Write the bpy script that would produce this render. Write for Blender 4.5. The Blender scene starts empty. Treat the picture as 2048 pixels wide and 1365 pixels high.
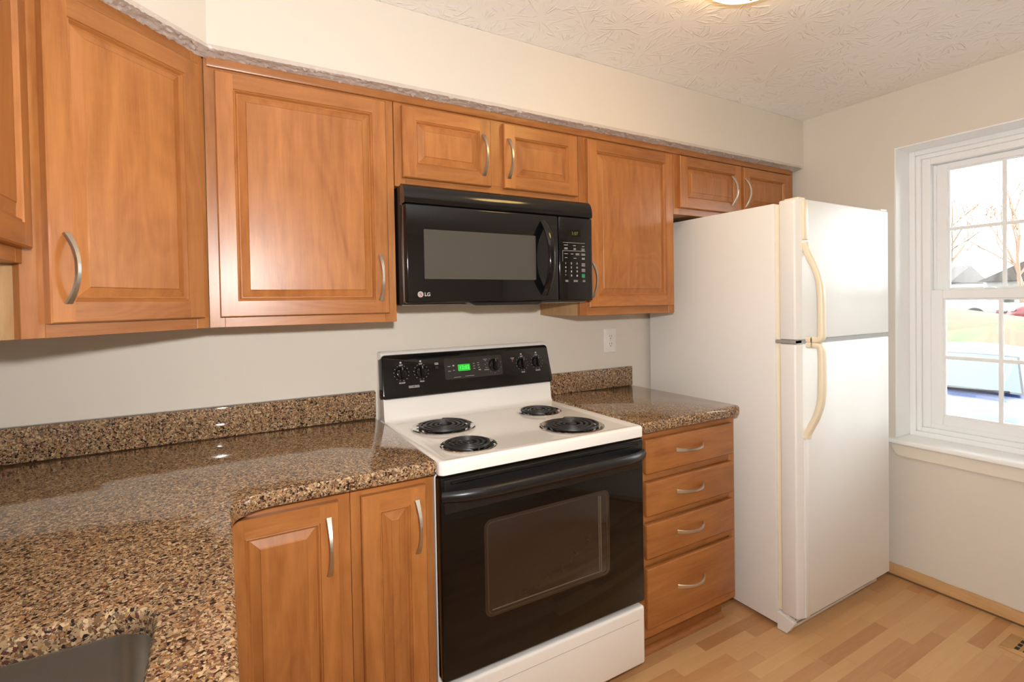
import bpy, bmesh, math, random
from mathutils import Vector, Matrix
random.seed(7)
PI = math.pi
SC = bpy.context.scene
COL = SC.collection

# ------------------------------------------------------------------ camera, world, light, exposure
def setup_camera():
    C = Vector((-0.5078, -1.9523, 1.3457)); yaw, pitch, roll, f, sy = 0.5213, -0.017, -0.0173, 1008.83, -59.29
    cy, s = math.cos(yaw), math.sin(yaw); cp, sp = math.cos(pitch), math.sin(pitch)
    fwd = Vector((s*cp, cy*cp, sp)); right = Vector((cy, -s, 0)); up = right.cross(fwd)
    cr, sr = math.cos(roll), math.sin(roll)
    r2 = right*cr + up*sr; u2 = up*cr - right*sr
    cam = bpy.data.cameras.new('camera'); o = bpy.data.objects.new('camera', cam); COL.objects.link(o)
    m = Matrix((r2, u2, -fwd)).transposed().to_4x4(); m.translation = C
    o.matrix_world = m
    cam.sensor_width = 36.0; cam.lens = f/2048*36.0; cam.shift_y = sy/2048
    cam.clip_start = 0.02; cam.clip_end = 400
    SC.camera = o
setup_camera()
SC.view_settings.view_transform = 'Standard'; SC.view_settings.look = 'None'
SC.view_settings.gamma = 1.0; SC.view_settings.use_curve_mapping = False
SC.view_settings.exposure = 0.10
SC.cycles.max_bounces = 10; SC.cycles.diffuse_bounces = 6; SC.cycles.glossy_bounces = 6
SC.cycles.sample_clamp_indirect = 40.0
SC.cycles.use_denoising = True

W = bpy.data.worlds.new('overcast_sky'); SC.world = W; W.use_nodes = True
bg = W.node_tree.nodes['Background']; bg.inputs[0].default_value = (0.93, 0.97, 1.0, 1); bg.inputs[1].default_value = 9.5

def lamp(name, kind, loc, energy, color, **kw):
    l = bpy.data.lights.new(name, kind); l.energy = energy; l.color = color
    for k, v in kw.items(): setattr(l, k, v)
    o = bpy.data.objects.new(name, l); COL.objects.link(o); o.location = loc
    return o
def aim(o, target):
    d = Vector(target) - o.location
    o.rotation_euler = d.to_track_quat('-Z', 'Y').to_euler()
# the photographer's flash, on the hot shoe just above the lens
FL = lamp('camera_flash', 'SPOT', (-0.455, -1.985, 1.50), 100.0, (1.0, 0.985, 0.965), shadow_soft_size=0.030, spot_size=math.radians(176), spot_blend=0.9)
aim(FL, (0.75, 0.0, 2.0))

# hazy daylight reaching in through the window from beyond the driveway
SUN = lamp('hazy_sun', 'SUN', (8, -6, 6), 14.0, (0.96, 0.98, 1.0), angle=math.radians(50))
SUN.rotation_euler = Vector((-0.46, 0.86, -0.20)).to_track_quat('-Z', 'Y').to_euler()

# ------------------------------------------------------------------ material helpers
class NT:
    def __init__(s, name):
        s.m = bpy.data.materials.new(name); s.m.use_nodes = True; s.t = s.m.node_tree
        s.b = s.t.nodes['Principled BSDF']; s.out = s.t.nodes['Material Output']
    def n(s, typ, **kw):
        nd = s.t.nodes.new(typ)
        for k, v in kw.items():
            if k.startswith('i_'): nd.inputs[k[2:].replace('_', ' ')].default_value = v
            else: setattr(nd, k, v)
        return nd
    def l(s, a, b): s.t.links.new(a, b)
    def math(s, op, a, b=None, c=None):
        nd = s.t.nodes.new('ShaderNodeMath'); nd.operation = op
        for i, v in enumerate((a, b, c)):
            if v is None: continue
            if isinstance(v, (int, float)): nd.inputs[i].default_value = v
            else: s.l(v, nd.inputs[i])
        return nd.outputs[0]
    def ramp(s, fac, stops, interp='LINEAR'):
        nd = s.t.nodes.new('ShaderNodeValToRGB'); cr = nd.color_ramp; cr.interpolation = interp
        while len(cr.elements) < len(stops): cr.elements.new(0.5)
        for e, (p, c) in zip(cr.elements, stops): e.position = p; e.color = (*c, 1)
        s.l(fac, nd.inputs[0]); return nd.outputs[0]
    def mix(s, fac, a, b, mode='MIX'):
        nd = s.t.nodes.new('ShaderNodeMix'); nd.data_type = 'RGBA'; nd.blend_type = mode
        for i, v in ((0, fac), (6, a), (7, b)):
            if isinstance(v, (int, float)): nd.inputs[i].default_value = v
            elif isinstance(v, tuple): nd.inputs[i].default_value = (*v, 1)
            else: s.l(v, nd.inputs[i])
        return nd.outputs[2]
    def noise(s, vec, scale, detail=4, rough=0.5, dist=0.0):
        nd = s.n('ShaderNodeTexNoise'); nd.inputs['Scale'].default_value = scale; nd.inputs['Detail'].default_value = detail
        nd.inputs['Roughness'].default_value = rough; nd.inputs['Distortion'].default_value = dist
        if vec is not None: s.l(vec, nd.inputs['Vector'])
        return nd.outputs[0]
    def bump(s, h, strength, dist):
        nd = s.n('ShaderNodeBump'); nd.inputs['Strength'].default_value = strength; nd.inputs['Distance'].default_value = dist
        s.l(h, nd.inputs['Height']); s.l(nd.outputs[0], s.b.inputs['Normal'])
    def scaled(s, vec, sc):
        nd = s.n('ShaderNodeVectorMath', operation='MULTIPLY'); nd.inputs[1].default_value = sc; s.l(vec, nd.inputs[0]); return nd.outputs[0]
    def coord(s, kind='Object'):
        return s.n('ShaderNodeTexCoord').outputs[kind]

def plain(name, col, rough=0.5, metal=0.0, spec=0.5, noise=0.0, nscale=30, bump=0.0, bscale=200, coat=0.0):
    t = NT(name); b = t.b
    b.inputs['Roughness'].default_value = rough; b.inputs['Metallic'].default_value = metal
    b.inputs['Specular IOR Level'].default_value = spec; b.inputs['Coat Weight'].default_value = coat
    b.inputs['Coat Roughness'].default_value = 0.04
    c = t.coord()
    f = t.noise(c, nscale, 3)
    k = 1 - noise
    t.l(t.mix(f, tuple(x*k for x in col), tuple(min(1, x*(1+noise)) for x in col)), b.inputs['Base Color'])
    if bump: t.bump(t.noise(c, bscale, 3), bump, 0.002)
    return t.m

def emit(name, col, strength):
    t = NT(name); b = t.b; b.inputs['Base Color'].default_value = (*col, 1)
    b.inputs['Emission Color'].default_value = (*col, 1); b.inputs['Emission Strength'].default_value = strength
    return t.m

def wood(name, axis, c1=(0.28, 0.093, 0.021), c2=(0.48, 0.195, 0.055), rough=0.33, tonal=0.46):
    t = NT(name)
    at = t.n('ShaderNodeAttribute', attribute_name='tone')
    oi = t.n('ShaderNodeObjectInfo')
    off = t.n('ShaderNodeCombineXYZ')
    t.l(t.math('MULTIPLY', at.outputs['Fac'], 7.3), off.inputs[0]); t.l(t.math('MULTIPLY', oi.outputs['Random'], 9.1), off.inputs[1]); t.l(t.math('MULTIPLY', at.outputs['Fac'], 3.7), off.inputs[2])
    add = t.n('ShaderNodeVectorMath', operation='ADD'); t.l(t.coord(), add.inputs[0]); t.l(off.outputs[0], add.inputs[1])
    v = add.outputs[0]
    def st(a): 
        s = [1.0, 1.0, 1.0]; s[axis] = a; return tuple(s)
    figure = t.noise(t.scaled(v, st(0.20)), 9, 4, 0.55, 1.6)
    streak = t.noise(t.scaled(v, st(0.07)), 45, 4, 0.6, 0.6)
    fibre = t.noise(t.scaled(v, st(0.05)), 420, 2, 0.6)
    cross = t.noise(t.scaled(v, st(3.0)), 14, 2, 0.5, 0.8)
    f = t.math('ADD', t.math('MULTIPLY', figure, 0.62), t.math('MULTIPLY', streak, 0.55))
    f = t.math('ADD', f, t.math('MULTIPLY', fibre, 0.22)); f = t.math('ADD', f, t.math('MULTIPLY', cross, 0.10))
    rings = t.math('SINE', t.math('MULTIPLY', t.noise(t.scaled(v, st(0.22)), 5.5, 2, 0.5, 1.2), 55))
    f = t.math('ADD', f, t.math('MULTIPLY', rings, 0.05))
    f = t.math('SUBTRACT', f, 0.24)
    col = t.ramp(f, [(0.22, c1), (0.78, c2)])
    tone = t.math('ADD', t.math('MULTIPLY', at.outputs['Fac'], tonal), 1 - tonal*0.5)
    g = t.n('ShaderNodeVectorMath', operation='SCALE'); t.l(col, g.inputs[0]); t.l(tone, g.inputs['Scale'])
    t.l(g.outputs[0], t.b.inputs['Base Color'])
    t.b.inputs['Roughness'].default_value = rough
    t.bump(fibre, 0.05, 0.001)
    return t.m
WV = wood('maple_vertical', 2); WH = wood('maple_horizontal', 0); WY = wood('maple_depth', 1)
WOOD = [WV, WH, WY]
RAWV = wood('maple_raw_veneer', 2, (0.34, 0.19, 0.08), (0.50, 0.31, 0.145), 0.55, 0.1)
RAWPINE = wood('raw_pine', 1, (0.50, 0.27, 0.10), (0.66, 0.40, 0.18), 0.6, 0.1)

def granite():
    t = NT('speckled_quartz'); c = t.coord('Object')
    wob = t.n('ShaderNodeTexNoise'); wob.inputs['Scale'].default_value = 110; wob.inputs['Detail'].default_value = 2; t.l(c, wob.inputs['Vector'])
    sub = t.n('ShaderNodeVectorMath', operation='SUBTRACT'); t.l(wob.outputs['Color'], sub.inputs[0]); sub.inputs[1].default_value = (0.3100, 0.3100, 0.3100)
    sc = t.n('ShaderNodeVectorMath', operation='SCALE'); t.l(sub.outputs[0], sc.inputs[0]); sc.inputs['Scale'].default_value = 0.008
    ad = t.n('ShaderNodeVectorMath', operation='ADD'); t.l(c, ad.inputs[0]); t.l(sc.outputs[0], ad.inputs[1])
    def cells(scale, stops):
        v = t.n('ShaderNodeTexVoronoi'); v.inputs['Scale'].default_value = scale*1.5; t.l(ad.outputs[0], v.inputs['Vector'])
        sep = t.n('ShaderNodeSeparateColor'); t.l(v.outputs['Color'], sep.inputs[0])
        return t.ramp(sep.outputs[0], stops, 'CONSTANT'), sep.outputs[1]
    tan, brown, dark, cream, red, grey = (0.34, 0.220, 0.122), (0.165, 0.088, 0.045), (0.022, 0.014, 0.012), (0.51, 0.36, 0.21), (0.10, 0.035, 0.026), (0.13, 0.105, 0.07)
    a, sel = cells(150, [(0, dark), (0.13, brown), (0.36, tan), (0.60, cream), (0.72, (0.31, 0.165, 0.065)), (0.86, red), (0.94, grey)])
    b2, s2 = cells(330, [(0, dark), (0.16, tan), (0.45, cream), (0.62, brown), (0.85, grey)])
    col = t.mix(t.math('GREATER_THAN', sel, 0.62), a, b2)
    t.l(col, t.b.inputs['Base Color']); t.b.inputs["Roughness"].default_value = 0.06
    t.b.inputs['Specular IOR Level'].default_value = 0.6
    return t.m
GRANITE = granite()

def paint(name, col, rough=0.6, bump=0.06):
    t = NT(name); c = t.coord()
    f = t.noise(c, 3.0, 2); t.l(t.mix(f, tuple(x*0.985 for x in col), tuple(x*1.015 for x in col)), t.b.inputs['Base Color'])
    t.b.inputs['Roughness'].default_value = rough; t.b.inputs['Specular IOR Level'].default_value = 0.3
    t.bump(t.noise(c, 420, 3), bump, 0.001)
    return t.m
WALL = paint('greige_wall_paint', (0.69, 0.635, 0.555))
TRIM = paint('white_trim_paint', (0.87, 0.87, 0.86), 0.35, 0.02)

def stomp():
    # crow's-foot stomp texture: bursts of radial ridges around scattered centres
    t = NT('stomp_brush_ceiling'); c = t.coord()
    flat = t.scaled(c, (1, 1, 0))
    nz = t.n('ShaderNodeTexNoise'); nz.inputs['Scale'].default_value = 14; t.l(flat, nz.inputs['Vector'])
    def layer(scale, shift):
        ad = t.n('ShaderNodeVectorMath', operation='ADD'); t.l(flat, ad.inputs[0]); ad.inputs[1].default_value = shift
        sc = t.scaled(ad.outputs[0], (scale, scale, 0))
        v = t.n('ShaderNodeTexVoronoi'); v.voronoi_dimensions = '2D'; v.inputs['Scale'].default_value = 1.0; t.l(sc, v.inputs['Vector'])
        d = t.n('ShaderNodeVectorMath', operation='SUBTRACT'); t.l(sc, d.inputs[0]); t.l(v.outputs['Position'], d.inputs[1])
        sep = t.n('ShaderNodeSeparateXYZ'); t.l(d.outputs[0], sep.inputs[0])
        ang = t.math('ARCTAN2', sep.outputs[0], sep.outputs[1])
        cs = t.n('ShaderNodeSeparateColor'); t.l(v.outputs['Color'], cs.inputs[0])
        cx = t.n('ShaderNodeCombineXYZ')
        t.l(t.math('MULTIPLY', ang, 1.9), cx.inputs[0]); t.l(t.math('MULTIPLY', v.outputs['Distance'], 0.75), cx.inputs[1]); t.l(t.math('MULTIPLY', cs.outputs[0], 60), cx.inputs[2])
        h = t.noise(cx.outputs[0], 3.3, 1, 0.5, 0.25)
        def sstep(x, lo, hi):
            mr = t.n('ShaderNodeMapRange', interpolation_type='SMOOTHSTEP'); t.l(x, mr.inputs['Value'])
            mr.inputs['From Min'].default_value = lo; mr.inputs['From Max'].default_value = hi; return mr.outputs[0]
        ridge = sstep(h, 0.55, 0.74)
        return t.math('MULTIPLY', ridge, t.math('MULTIPLY', sstep(v.outputs['Distance'], 0.06, 0.26), sstep(v.outputs['Distance'], 0.85, 0.45)))
    h = t.math('MAXIMUM', layer(4.6, (0.3, 0.1, 0)), layer(5.4, (4.7, 2.2, 0)))
    h = t.math('ADD', h, t.math('MULTIPLY', t.noise(flat, 120, 2), 0.06))
    t.bump(h, 1.0, 0.0019)
    t.b.inputs['Base Color'].default_value = (0.90, 0.875, 0.835, 1); t.b.inputs['Roughness'].default_value = 0.45
    t.b.inputs['Specular IOR Level'].default_value = 0.4
    return t.m
STOMP = stomp()

def laminate():
    t = NT('beech_laminate_floor'); c = t.coord()
    sep = t.n('ShaderNodeSeparateXYZ'); t.l(c, sep.inputs[0])
    row = t.math('FLOOR', t.math('DIVIDE', t.math('ADD', sep.outputs[1], 0.997), 0.0486))
    wn = t.n('ShaderNodeTexWhiteNoise', noise_dimensions='1D'); t.l(row, wn.inputs['W'])
    xo = t.math('DIVIDE', t.math('ADD', sep.outputs[0], t.math('MULTIPLY', wn.outputs['Value'], 1.7)), 0.41)
    colm = t.math('FLOOR', xo)
    cv = t.n('ShaderNodeCombineXYZ'); t.l(row, cv.inputs[0]); t.l(colm, cv.inputs[1])
    w2 = t.n('ShaderNodeTexWhiteNoise', noise_dimensions='3D'); t.l(cv.outputs[0], w2.inputs['Vector'])
    rnd = w2.outputs['Value']
    off = t.n('ShaderNodeCombineXYZ'); t.l(t.math('MULTIPLY', rnd, 31), off.inputs[2])
    ad = t.n('ShaderNodeVectorMath', operation='ADD'); t.l(c, ad.inputs[0]); t.l(off.outputs[0], ad.inputs[1])
    streak = t.noise(t.scaled(ad.outputs[0], (0.09, 1, 1)), 60, 4, 0.6, 0.5)
    fig = t.noise(t.scaled(ad.outputs[0], (0.25, 1, 1)), 14, 3, 0.5, 1.5)
    f = t.math('ADD', t.math('MULTIPLY', rnd, 0.66), t.math('ADD', t.math('MULTIPLY', streak, 0.3), t.math('MULTIPLY', fig, 0.22)))
    col = t.ramp(f, [(0.12, (0.40, 0.185, 0.074)), (0.48, (0.545, 0.295, 0.130)), (0.95, (0.66, 0.41, 0.195))])
    fy = t.math('FRACT', t.math('DIVIDE', t.math('ADD', sep.outputs[1], 0.997), 0.0486)); fx = t.math('FRACT', xo)
    seam = t.math('MINIMUM', t.math('GREATER_THAN', fy, 0.012), t.math('GREATER_THAN', fx, 0.003))
    col = t.mix(seam, t.mix(1.0, col, (0.80, 0.76, 0.72), 'MULTIPLY'), col)
    t.l(col, t.b.inputs['Base Color']); t.b.inputs['Roughness'].default_value = 0.32
    return t.m
LAMINATE = laminate()

BLACK = plain('gloss_black', (0.005, 0.005, 0.0055), 0.09, noise=0.05, spec=0.5)
BLACKG = plain('black_oven_glass', (0.004, 0.0035, 0.003), 0.05, noise=0.05, spec=0.35)
BLACKM = plain('satin_black', (0.008, 0.008, 0.009), 0.32, noise=0.08, bump=0.04, bscale=900)
CHARC = plain('charcoal_panel', (0.030, 0.026, 0.024), 0.3, noise=0.05)
OVENWIN = plain('brown_oven_window', (0.028, 0.016, 0.0105), 0.06, noise=0.12, nscale=60, spec=0.4)
OVENRIM = plain('oven_window_rim', (0.10, 0.085, 0.055), 0.25, noise=0.1)
OVENSEAM = plain('oven_window_seam', (0.045, 0.032, 0.022), 0.2, noise=0.1)
MWWIN = plain('microwave_screen', (0.070, 0.066, 0.056), 0.22, noise=0.12, nscale=700, coat=0.5)
ENAMEL = plain('white_enamel', (0.83, 0.80, 0.755), 0.14, noise=0.01, coat=0.3)
FRIDGEW = plain('fridge_white', (0.80, 0.795, 0.775), 0.42, noise=0.01, bump=0.10, bscale=420)
CREAM = plain('yellowed_plastic', (0.83, 0.74, 0.56), 0.35, noise=0.03)
GASKET = plain('grey_gasket', (0.30, 0.295, 0.28), 0.5, noise=0.1)
NICKEL = plain('satin_nickel', (0.60, 0.565, 0.51), 0.36, metal=1.0, noise=0.05, nscale=300)
CHROME = plain('chrome_pan', (0.62, 0.60, 0.58), 0.12, metal=1.0, noise=0.1, nscale=80)
COIL = plain('black_heating_coil', (0.012, 0.011, 0.011), 0.42, noise=0.3, nscale=200)
STEEL = plain('brushed_steel', (0.52, 0.50, 0.47), 0.26, metal=1.0, noise=0.06, nscale=120)
BRASS = plain('polished_brass', (0.72, 0.45, 0.14), 0.18, metal=1.0, noise=0.05)
WHITEP = plain('white_plastic', (0.80, 0.77, 0.72), 0.4, noise=0.01)
INK = plain('white_print', (0.46, 0.445, 0.42), 0.5, noise=0.02)
INKG = plain('green_print', (0.02, 0.26, 0.12), 0.5, noise=0.02)
INKR = plain('red_print', (0.35, 0.02, 0.02), 0.5, noise=0.02)
SLOT = plain('dark_slot', (0.02, 0.018, 0.015), 0.7, noise=0.1)
CAULK = plain('grey_caulk', (0.42, 0.39, 0.36), 0.6, noise=0.05)
GAPFILL = plain('brown_gap_fill', (0.16, 0.09, 0.04), 0.9, noise=0.3, nscale=40)
SILVER = plain('silver_badge', (0.55, 0.53, 0.50), 0.35, metal=0.6, noise=0.05)
LCDG = emit('green_clock_display', (0.015, 0.42, 0.03), 0.55)
LCDG2 = emit('green_clock_digits', (0.10, 0.75, 0.12), 0.8)
LCDD = emit('dim_green_digits', (0.10, 0.14, 0.02), 0.25)
def lampglass():
    t = NT('lit_amber_glass'); t.b.inputs['Base Color'].default_value = (0.9, 0.7, 0.35, 1)
    lw = t.n('ShaderNodeTexNoise'); lw.inputs['Scale'].default_value = 9; t.l(t.coord(), lw.inputs['Vector'])
    t.l(t.ramp(lw.outputs[0], [(0.3, (1.0, 0.60, 0.16)), (0.8, (1.0, 0.78, 0.36))]), t.b.inputs['Emission Color'])
    t.b.inputs['Emission Strength'].default_value = 13.0
    return t.m
LAMPG = lampglass()
def glass(name, tint=(0.97, 0.99, 0.98), refl=0.08):
    t = NT(name)
    tr = t.n('ShaderNodeBsdfTransparent'); tr.inputs[0].default_value = (*tint, 1)
    gl = t.n('ShaderNodeBsdfGlossy'); gl.inputs['Roughness'].default_value = 0.02
    fr = t.n('ShaderNodeFresnel'); fr.inputs[0].default_value = 1.45
    mx = t.n('ShaderNodeMixShader'); t.l(t.math('ADD', fr.outputs[0], refl-0.04), mx.inputs[0]); t.l(tr.outputs[0], mx.inputs[1]); t.l(gl.outputs[0], mx.inputs[2])
    t.l(mx.outputs[0], t.out.inputs['Surface'])
    return t.m
GLASS = glass('window_glass')

# ------------------------------------------------------------------ mesh helpers
def newbm():
    return bmesh.new()
def box(bm, x0, x1, y0, y1, z0, z1, bev=0.0, seg=2, mat=0, tone=None):
    r = bmesh.ops.create_cube(bm, size=1.0)
    vs = r['verts']
    for v in vs: v.co = Vector(((x0+x1)/2 + v.co.x*(x1-x0), (y0+y1)/2 + v.co.y*(y1-y0), (z0+z1)/2 + v.co.z*(z1-z0)))
    fs = set(f for v in vs for f in v.link_faces)
    if bev > 0:
        es = list(set(e for v in vs for e in v.link_edges))
        rb = bmesh.ops.bevel(bm, geom=es, offset=bev, segments=seg, profile=0.5, affect='EDGES', clamp_overlap=True)
        fs = set(f for f in fs if f.is_valid) | set(rb['faces']) | set(f for v in rb['verts'] for f in v.link_faces)
    for f in fs: f.material_index = mat
    if tone is not None: settone(bm, fs, tone)
    return fs
def settone(bm, faces, tone):
    l = bm.loops.layers.float_color.get('tone') or bm.loops.layers.float_color.new('tone')
    for f in faces:
        for lp in f.loops: lp[l] = (tone, tone, tone, 1)
def quad(bm, pts, mat=0, tone=None):
    f = bm.faces.new([bm.verts.new(p) for p in pts]); f.material_index = mat
    if tone is not None: settone(bm, [f], tone)
    return f
def prism(bm, pts, fn, w0, w1, mat=0):
    """closed polygon pts in (u,v), swept from w0 to w1; fn maps (u,v,w) to xyz"""
    a = [bm.verts.new(fn(u, v, w0)) for u, v in pts]; b = [bm.verts.new(fn(u, v, w1)) for u, v in pts]
    n = len(pts); fs = [bm.faces.new(a[::-1]), bm.faces.new(b)]
    for i in range(n): fs.append(bm.faces.new((a[i], a[(i+1) % n], b[(i+1) % n], b[i])))
    for f in fs: f.material_index = mat
    return fs
XY = lambda u, v, w: (u, v, w)
XZ = lambda u, v, w: (u, w, v)
YZ = lambda u, v, w: (w, u, v)
def fillet(poly, radii, seg=6):
    out = []; n = len(poly)
    for i, p in enumerate(poly):
        r = radii[i] if isinstance(radii, (list, tuple)) else radii
        p = Vector(p)
        if r <= 0: out.append((p.x, p.y)); continue
        a = Vector(poly[i-1]); b = Vector(poly[(i+1) % n])
        da = (a-p).normalized(); db = (b-p).normalized()
        half = da.angle(db)/2; d = r/math.tan(half)
        c = p + (da+db).normalized()*(r/math.sin(half))
        s = p+da*d-c; e = p+db*d-c
        a0 = math.atan2(s.y, s.x); a1 = math.atan2(e.y, e.x)
        while a1-a0 > PI: a1 -= 2*PI
        while a1-a0 < -PI: a1 += 2*PI
        for k in range(seg+1):
            t = a0+(a1-a0)*k/seg; out.append((c.x+r*math.cos(t), c.y+r*math.sin(t)))
    return out
def rrect(x0, x1, z0, z1, r, seg=6):
    return fillet([(x0, z0), (x1, z0), (x1, z1), (x0, z1)], r, seg)
def offset(pts, d):
    """offset a CCW polygon inward by d (miter)"""
    n = len(pts); out = []
    for i in range(n):
        a, p, b = Vector(pts[i-1]), Vector(pts[i]), Vector(pts[(i+1) % n])
        e1 = (p-a); e2 = (b-p)
        if e1.length < 1e-9 or e2.length < 1e-9: out.append((p.x, p.y)); continue
        n1 = Vector((-e1.y, e1.x)).normalized(); n2 = Vector((-e2.y, e2.x)).normalized()
        m = (n1+n2); m = m/max(1e-6, m.dot(n1)) if m.length > 1e-6 else n1
        q = p + m*d; out.append((q.x, q.y))
    return out
def slab(bm, pts, layers, holes=(), fn=XY, mat=0):
    """solid whose outline pts (CCW) follows layers [(inset,w)...]; holes are CCW outlines cut through"""
    top, bot = [], []
    for k, lp in enumerate([pts] + list(holes)):
        prev = None; rings = []
        for ins, w in layers:
            rings.append([bm.verts.new(fn(u, v, w)) for u, v in offset(lp, ins if k == 0 else -ins)])
        n = len(lp)
        for a, b in zip(rings, rings[1:]):
            for i in range(n):
                f = bm.faces.new((a[i], a[(i+1) % n], b[(i+1) % n], b[i]) if k == 0 else (a[(i+1) % n], a[i], b[i], b[(i+1) % n])); f.material_index = mat
        bot.append(rings[0]); top.append(rings[-1])
    for rs in (bot, top):
        if not holes:
            f = bm.faces.new(rs[0] if rs is top else rs[0][::-1]); f.material_index = mat
        else:
            es = []
            for r in rs:
                for i in range(len(r)):
                    e = bm.edges.get((r[i], r[(i+1) % len(r)])) or bm.edges.new((r[i], r[(i+1) % len(r)])); es.append(e)
            res = bmesh.ops.triangle_fill(bm, use_beauty=True, use_dissolve=False, edges=es)
            for g in res['geom']:
                if isinstance(g, bmesh.types.BMFace): g.material_index = mat
def lathe(bm, prof, seg=32, center=(0, 0, 0), axis='z', mat=0):
    """revolve [(r,h)...] about an axis through center"""
    rings = []
    for r, h in prof:
        ring = []
        for k in range(seg):
            t = 2*PI*k/seg; c, s = r*math.cos(t), r*math.sin(t)
            p = (c, s, h) if axis == 'z' else ((c, h, s) if axis == 'y' else (h, c, s))
            ring.append(bm.verts.new(Vector(p)+Vector(center)))
        rings.append(ring)
    fs = []
    for a, b in zip(rings, rings[1:]):
        for i in range(seg):
            fs.append(bm.faces.new((a[i], a[(i+1) % seg], b[(i+1) % seg], b[i])))
    if prof[0][0] > 1e-5: fs.append(bm.faces.new(rings[0][::-1]))
    if prof[-1][0] > 1e-5: fs.append(bm.faces.new(rings[-1]))
    for f in fs: f.material_index = mat
    return fs
def sweep(bm, path, secfn, mat=0, closed=False, upv=None):
    """loft cross sections along a path; secfn(i) -> [(a,b)...] in the frame (side, up)"""
    n = len(path); rings = []
    for i, p in enumerate(path):
        p = Vector(p); t = (Vector(path[min(i+1, n-1)]) - Vector(path[max(i-1, 0)])).normalized()
        u = Vector(upv) if upv else (Vector((0, 0, 1)) if abs(t.z) < 0.9 else Vector((1, 0, 0)))
        s = t.cross(u).normalized(); u2 = s.cross(t).normalized()
        rings.append([bm.verts.new(p + s*a + u2*b) for a, b in secfn(i)])
    m = len(rings[0]); fs = []
    for a, b in zip(rings, rings[1:]):
        for i in range(m): fs.append(bm.faces.new((a[i], a[(i+1) % m], b[(i+1) % m], b[i])))
    fs.append(bm.faces.new(rings[0][::-1])); fs.append(bm.faces.new(rings[-1]))
    for f in fs: f.material_index = mat
    return fs
def circ(r, n=8, ry=None):
    ry = ry or r
    return [(r*math.cos(2*PI*k/n), ry*math.sin(2*PI*k/n)) for k in range(n)]
def tube(bm, path, r, n=8, mat=0):
    return sweep(bm, path, lambda i: circ(r, n), mat)

def obj(name, bm, mats, parent=None, loc=None, rotz=0.0, smooth=True, ang=35):
    bmesh.ops.remove_doubles(bm, verts=bm.verts, dist=1e-6)
    bmesh.ops.recalc_face_normals(bm, faces=bm.faces)
    me = bpy.data.meshes.new(name); bm.to_mesh(me); bm.free()
    for m in (mats if isinstance(mats, (list, tuple)) else [mats]): me.materials.append(m)
    if smooth:
        for p in me.polygons: p.use_smooth = True
        me.set_sharp_from_angle(angle=math.radians(ang))
    o = bpy.data.objects.new(name, me); COL.objects.link(o)
    if loc: o.location = loc
    if rotz: o.rotation_euler = (0, 0, rotz)
    if parent: o.parent = parent
    return o
def tag(o, label, cat, group=None, kind=None):
    o['label'] = label; o['category'] = cat
    if group: o['group'] = group
    if kind: o['kind'] = kind
    return o
def thing(name, label, cat, loc=(0, 0, 0), rotz=0.0, group=None, kind=None):
    o = bpy.data.objects.new(name, None); COL.objects.link(o); o.empty_display_size = 0.1
    o.location = loc; o.rotation_euler = (0, 0, rotz)
    return tag(o, label, cat, group, kind)
def structure(o):
    o['kind'] = 'structure'; return o
def text_bm(bm, s, size, fn, mat=0, depth=0.0006, align='CENTER', bold=0.0):
    """lettering as thin raised mesh; fn maps (u right, v up, w out) to xyz"""
    cu = bpy.data.curves.new('lettering', 'FONT'); cu.body = s; cu.size = size; cu.align_x = align; cu.align_y = 'CENTER'
    cu.extrude = depth/2; cu.offset = bold; cu.resolution_u = 3
    o = bpy.data.objects.new('lettering', cu); COL.objects.link(o)
    dg = bpy.context.evaluated_depsgraph_get(); me = bpy.data.meshes.new_from_object(o.evaluated_get(dg))
    vs = [bm.verts.new(fn(v.co.x, v.co.y, v.co.z+depth/2)) for v in me.vertices]
    for p in me.polygons:
        try:
            f = bm.faces.new([vs[i] for i in p.vertices]); f.material_index = mat
        except ValueError: pass
    bpy.data.objects.remove(o); bpy.data.curves.remove(cu); bpy.data.meshes.remove(me)

# ------------------------------------------------------------------ dimensions
X0, XR, YF, ZC = -1.149, 2.273, -3.45, 2.313     # left wall, right wall, wall behind the camera, ceiling
ZUP, ZSOF, YFR = 1.290, 2.054, -0.302            # wall cabinets: underside, soffit, face-frame plane
WY0, WY1, WZ0, WZ1 = -1.64, -0.777, 0.658, 2.047 # window opening
T = 0.12

# ------------------------------------------------------------------ room shell
bm = newbm(); box(bm, X0-T, XR+T, YF-T, T, -0.10, 0.0); structure(obj('floor', bm, LAMINATE, smooth=False))
bm = newbm(); box(bm, X0-T, XR+T, YF-T, T, ZC, ZC+0.12); structure(obj('ceiling', bm, STOMP, smooth=False))
bm = newbm(); box(bm, X0-T, XR+T, 0, T, 0, ZC); structure(obj('wall_back', bm, WALL, smooth=False))
bm = newbm(); box(bm, X0-T, XR+T, YF-T, YF, 0, ZC); structure(obj('wall_front', bm, WALL, smooth=False))
DY0, DY1, DZ0, DZ1 = -3.38, -2.64, 0.08, 2.04      # unseen window added to the left wall to let in fill daylight
bm = newbm(); box(bm, X0-T, X0, DY1, 0, 0, ZC); box(bm, X0-T, X0, YF, DY0, 0, ZC); box(bm, X0-T, X0, DY0, DY1, 0, DZ0); box(bm, X0-T, X0, DY0, DY1, DZ1, ZC)
structure(obj('wall_left', bm, WALL, smooth=False))
w2 = bpy.data.objects.new('added_fill_window', None); COL.objects.link(w2); structure(w2)
bm = newbm(); x0, x1 = X0+.0005, X0+.015
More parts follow.
